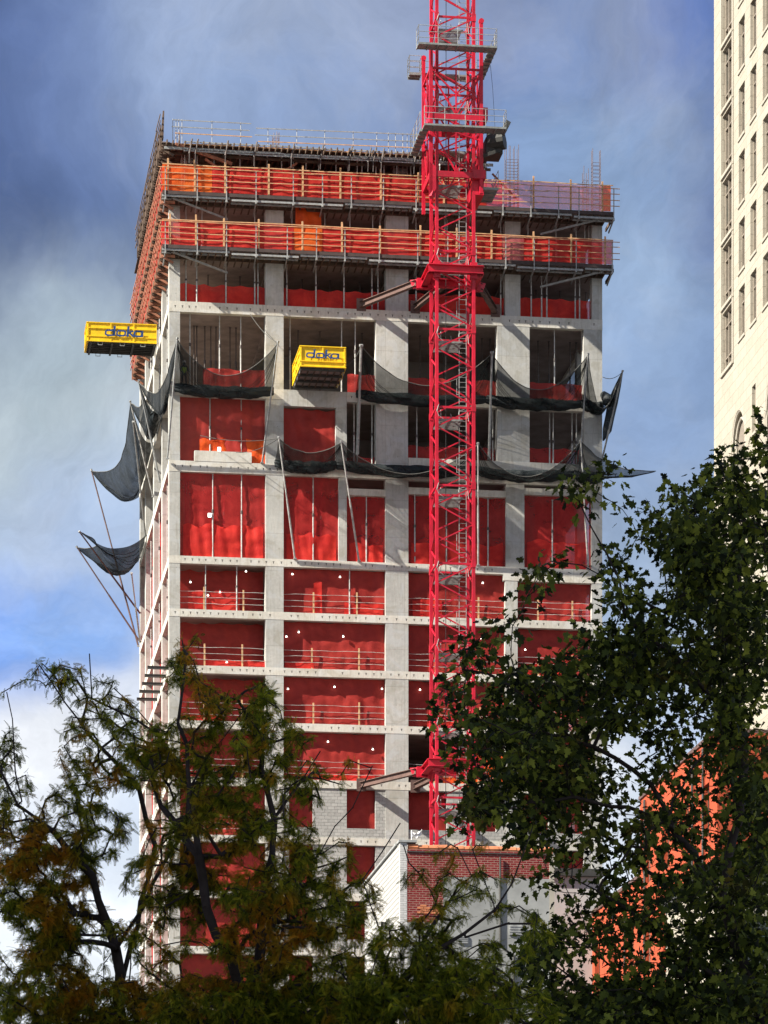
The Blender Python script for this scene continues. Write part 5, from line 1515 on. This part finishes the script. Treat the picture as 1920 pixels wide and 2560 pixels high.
tree('honeylocust_tree', 'honeylocust in the middle left with orange tinted leaves over the tower base', 'locust', 57, 3.0,
 [(408,1398,18,32,.9),(395,1460,38,45,.8),(450,1530,60,45,.9),(555,1525,50,45,1),(500,1600,95,60,1),(345,1620,70,60,.7),(400,1680,100,60,1),(610,1600,45,50,.7),(640,1665,60,50,.45),(560,1710,100,60,.9),(700,1700,60,40,.4),(440,1790,120,70,1),(600,1820,100,70,1),(710,1830,60,60,.9),
  (380,1900,110,70,1.2),(520,1930,110,70,1.3),(660,1950,80,80,1.3),(770,1960,45,70,1),(400,2040,120,70,1.2),(560,2060,110,70,1.2),(700,2080,110,80,1.1),(480,2170,160,70,1.5),(700,2190,140,60,1.7),(560,2290,260,70,1)],
 [[(540,2420,0),(545,2200,0),(560,2040,0),(570,1900,0),(590,1780,0),(570,1660,0),(560,1540,0)],
  [(560,2040,0),(640,1920,.4),(700,1840,.5),(760,1740,.4),(800,1660,.3)],
  [(545,2200,0),(470,2020,-.4),(430,1850,-.5),(410,1700,-.5),(390,1560,-.4),(405,1420,-.3)],
  [(430,1850,-.5),(350,1740,.3),(320,1640,.4)],[(590,1780,0),(650,1690,0),(690,1620,0)],[(410,1700,-.5),(470,1600,0),(520,1540,0)]],
 1650, LOC, 33, 545, .12)

tree('honeylocust_tree', 'sparse honeylocust with bare crossing twigs below the brick building', 'locust', 54, 2.4,
 [(1005,1835,60,22,.5),(1085,1935,50,60,.45),(900,1885,35,30,.25),(840,2130,70,70,1),(950,2080,60,60,.9),(1060,2080,50,40,.7),(1000,2150,110,70,1.6),(880,2190,140,70,1.6),(780,2120,80,70,1.4),(860,2060,60,50,.7),(1120,2180,80,50,.9),(1160,2010,35,50,.6),(950,2290,240,80,1),(960,1990,60,30,.45),(1000,1920,70,50,.35),(930,2010,60,40,.5),(830,2040,60,50,.7)],
 [[(700,2420,0),(720,2250,0),(800,2170,0),(900,2090,0),(1000,2020,0),(1060,1960,0),(1130,1850,0),(1150,1800,0)],
  [(900,2090,0),(950,1980,.3),(1010,1900,.3),(990,1830,.3)],[(950,1980,.3),(900,1880,.2),(880,1860,.2),(870,1830,.2)],
  [(1000,2020,0),(1090,2000,-.3),(1160,1990,-.3)],[(800,2170,0),(810,2080,0),(790,1900,.2),(860,1780,.3)],[(1060,1960,0),(1040,1880,.2),(1020,1830,.2)]],
 900, LOC, 44, 690, .10)

# ================================================================== SKY, SUN, CAMERA
def world():
    w = bpy.data.worlds.new('World'); scene.world = w; w.use_nodes = True
    nt = w.node_tree; nt.nodes.clear()
    out = nt.nodes.new('ShaderNodeOutputWorld'); bg = nt.nodes.new('ShaderNodeBackground'); nt.links.new(bg.outputs[0], out.inputs[0])
    bg.inputs[1].default_value = .1
    sky = nt.nodes.new('ShaderNodeTexSky'); sky.sky_type = 'NISHITA'; sky.sun_disc = False
    sky.sun_elevation = SUN_EL; sky.sun_rotation = SUN_ROT; sky.dust_density = 1.2
    tc = nt.nodes.new('ShaderNodeTexCoord'); g = tc.outputs['Generated']
    nz = N(nt, 'ShaderNodeTexNoise', Scale=9.0, Detail=6.0, Roughness=.55); nt.links.new(g, nz.inputs['Vector'])
    sub = nt.nodes.new('ShaderNodeVectorMath'); sub.operation = 'SUBTRACT'; nt.links.new(nz.outputs['Color'], sub.inputs[0]); sub.inputs[1].default_value = (.5, .5, .5)
    sc = nt.nodes.new('ShaderNodeVectorMath'); sc.operation = 'SCALE'; nt.links.new(sub.outputs[0], sc.inputs[0]); sc.inputs['Scale'].default_value = .09
    ad = nt.nodes.new('ShaderNodeVectorMath'); ad.operation = 'ADD'; nt.links.new(g, ad.inputs[0]); nt.links.new(sc.outputs[0], ad.inputs[1]); dv = ad.outputs[0]
    s = nt.nodes.new('ShaderNodeSeparateXYZ'); nt.links.new(dv, s.inputs[0])
    # cloud tone by elevation
    def lin(c): return tuple(((x/255+.055)/1.055)**2.4 if x > 10 else x/255/12.92 for x in c)
    SC = SKYK
    ramp = nt.nodes.new('ShaderNodeValToRGB'); nt.links.new(rng(nt, s.outputs[2], .10, .42), ramp.inputs[0])
    st = [(0, (244, 247, 252)), (.15, (238, 243, 250)), (.28, (190, 207, 234)), (.44, (164, 184, 214)), (.62, (122, 146, 192)), (.80, (112, 134, 178)), (1, (120, 136, 176))]
    el = ramp.color_ramp.elements
    el[0].position = 0; el[0].color = (*lin(st[0][1]), 1); el[1].position = 1; el[1].color = (*lin(st[-1][1]), 1)
    for p, c in st[1:-1]: e = el.new(p); e.color = (*lin(c), 1)
    col = ramp.outputs[0]
    def blob(x, y, r, c, k_, soft=.0):
        nonlocal col
        d = Vector(((x-XP)/F, 1, (YH-y)/F)).normalized()
        ds = nt.nodes.new('ShaderNodeVectorMath'); ds.operation = 'DISTANCE'; nt.links.new(dv, ds.inputs[0]); ds.inputs[1].default_value = d
        f = rng(nt, ds.outputs['Value'], r*.15, r, k_, 0, True)
        col = mixc(nt, f, col, lin(c))
    blob(60, 560, .085, (60, 80, 124), 1.0); blob(60, 120, .09, (74, 92, 140), .95); blob(240, 330, .04, (110, 130, 176), .6); blob(220, 720, .04, (92, 112, 152), .7)
    blob(560, 130, .055, (150, 168, 200), .9); blob(460, 40, .03, (156, 172, 204), .7); blob(700, 250, .03, (140, 160, 198), .6); blob(1000, 60, .05, (122, 144, 190), .5)
    blob(1640, 110, .075, (84, 106, 166), .95); blob(1400, 60, .03, (136, 160, 204), .6); blob(1720, 460, .055, (100, 122, 176), .85); blob(1380, 330, .03, (144, 170, 204), .6); blob(1650, 300, .035, (138, 164, 196), .5)
    blob(1640, 680, .040, (172, 194, 220), .9); blob(1600, 860, .03, (176, 196, 222), .7); blob(1700, 980, .05, (138, 164, 204), .6); blob(1500, 560, .05, (140, 166, 204), .5)
    blob(120, 1000, .055, (210, 222, 224), 1.0); blob(200, 1120, .03, (190, 206, 226), .8); blob(60, 860, .03, (168, 186, 198), .7); blob(240, 1240, .04, (168, 190, 226), .8)
    blob(260, 1640, .03, (206, 216, 240), .9); blob(180, 1400, .03, (176, 194, 228), .6); blob(150, 1880, .045, (250, 251, 255), .95); blob(70, 1545, .030, (84, 150, 252), 1.0); blob(190, 1500, .020, (120, 174, 250), .8)
    blob(1560, 1790, .018, (70, 140, 240), 1.0); blob(1600, 1960, .03, (240, 244, 252), .9)
    fine = tex_noise(nt, dv, 11, 8, .66, .5)
    m3 = nt.nodes.new('ShaderNodeVectorMath'); m3.operation = 'SCALE'; nt.links.new(col, m3.inputs[0]); nt.links.new(rng(nt, fine, .32, .68, SC*.70, SC*1.32), m3.inputs['Scale'])
    wisp = tex_noise(nt, dv, 7, 8, .64, .3)
    grey = N(nt, 'ShaderNodeHueSaturation', Saturation=.5, Value=1.0); nt.links.new(m3.outputs[0], grey.inputs['Color'])
    m3c = mixc(nt, rng(nt, wisp, .44, .60, .0, .6), m3.outputs[0], grey.outputs[0])
    # thin cloud mixed over the clear sky
    fin = mixc(nt, .90, sky.outputs[0], m3c)
    nt.links.new(fin, bg.inputs[0])

SUNL = (-3.0, -1.0, 2.5)      # toward the sun in street grid coordinates (u, w, z)
sv = Vector((SUNL[0]*CT - SUNL[1]*ST, SUNL[0]*ST + SUNL[1]*CT, SUNL[2])).normalized()
SUN_EL = math.asin(sv.z); SUN_ROT = math.atan2(sv.x, sv.y)
EXPO = 1.2
SKYK = 10.0/(2**EXPO)
world()
sl = bpy.data.lights.new('sun', 'SUN'); sl.energy = 5.0; sl.angle = math.radians(.53); sl.color = (1, .93, .82)
so = bpy.data.objects.new('sun', sl); COL.objects.link(so); so.rotation_euler = (-sv).to_track_quat('-Z', 'Y').to_euler()
so.location = (-60, 100, 140)

cam = bpy.data.cameras.new('camera'); co = bpy.data.objects.new('camera', cam); COL.objects.link(co); scene.camera = co
co.location = (0, 0, CH); co.rotation_euler = (math.radians(90), 0, 0)
cam.sensor_fit = 'VERTICAL'; cam.sensor_height = 36; cam.sensor_width = 27; cam.lens = F/2560*36
cam.shift_y = (YH-1280)/2560; cam.clip_end = 4000; cam.clip_start = .5

scene.render.engine = 'CYCLES'
scene.render.resolution_x = 768; scene.render.resolution_y = 1024
scene.cycles.transparent_max_bounces = 24; scene.cycles.max_bounces = 6
scene.view_settings.view_transform = 'Standard'; scene.view_settings.look = 'None'
scene.view_settings.exposure = EXPO; scene.view_settings.gamma = 1
clean_props()
for o in bpy.data.objects:
    if o.get('label') and not 4 <= len(o['label'].split()) <= 16: print('LABEL', len(o['label'].split()), o['label'])
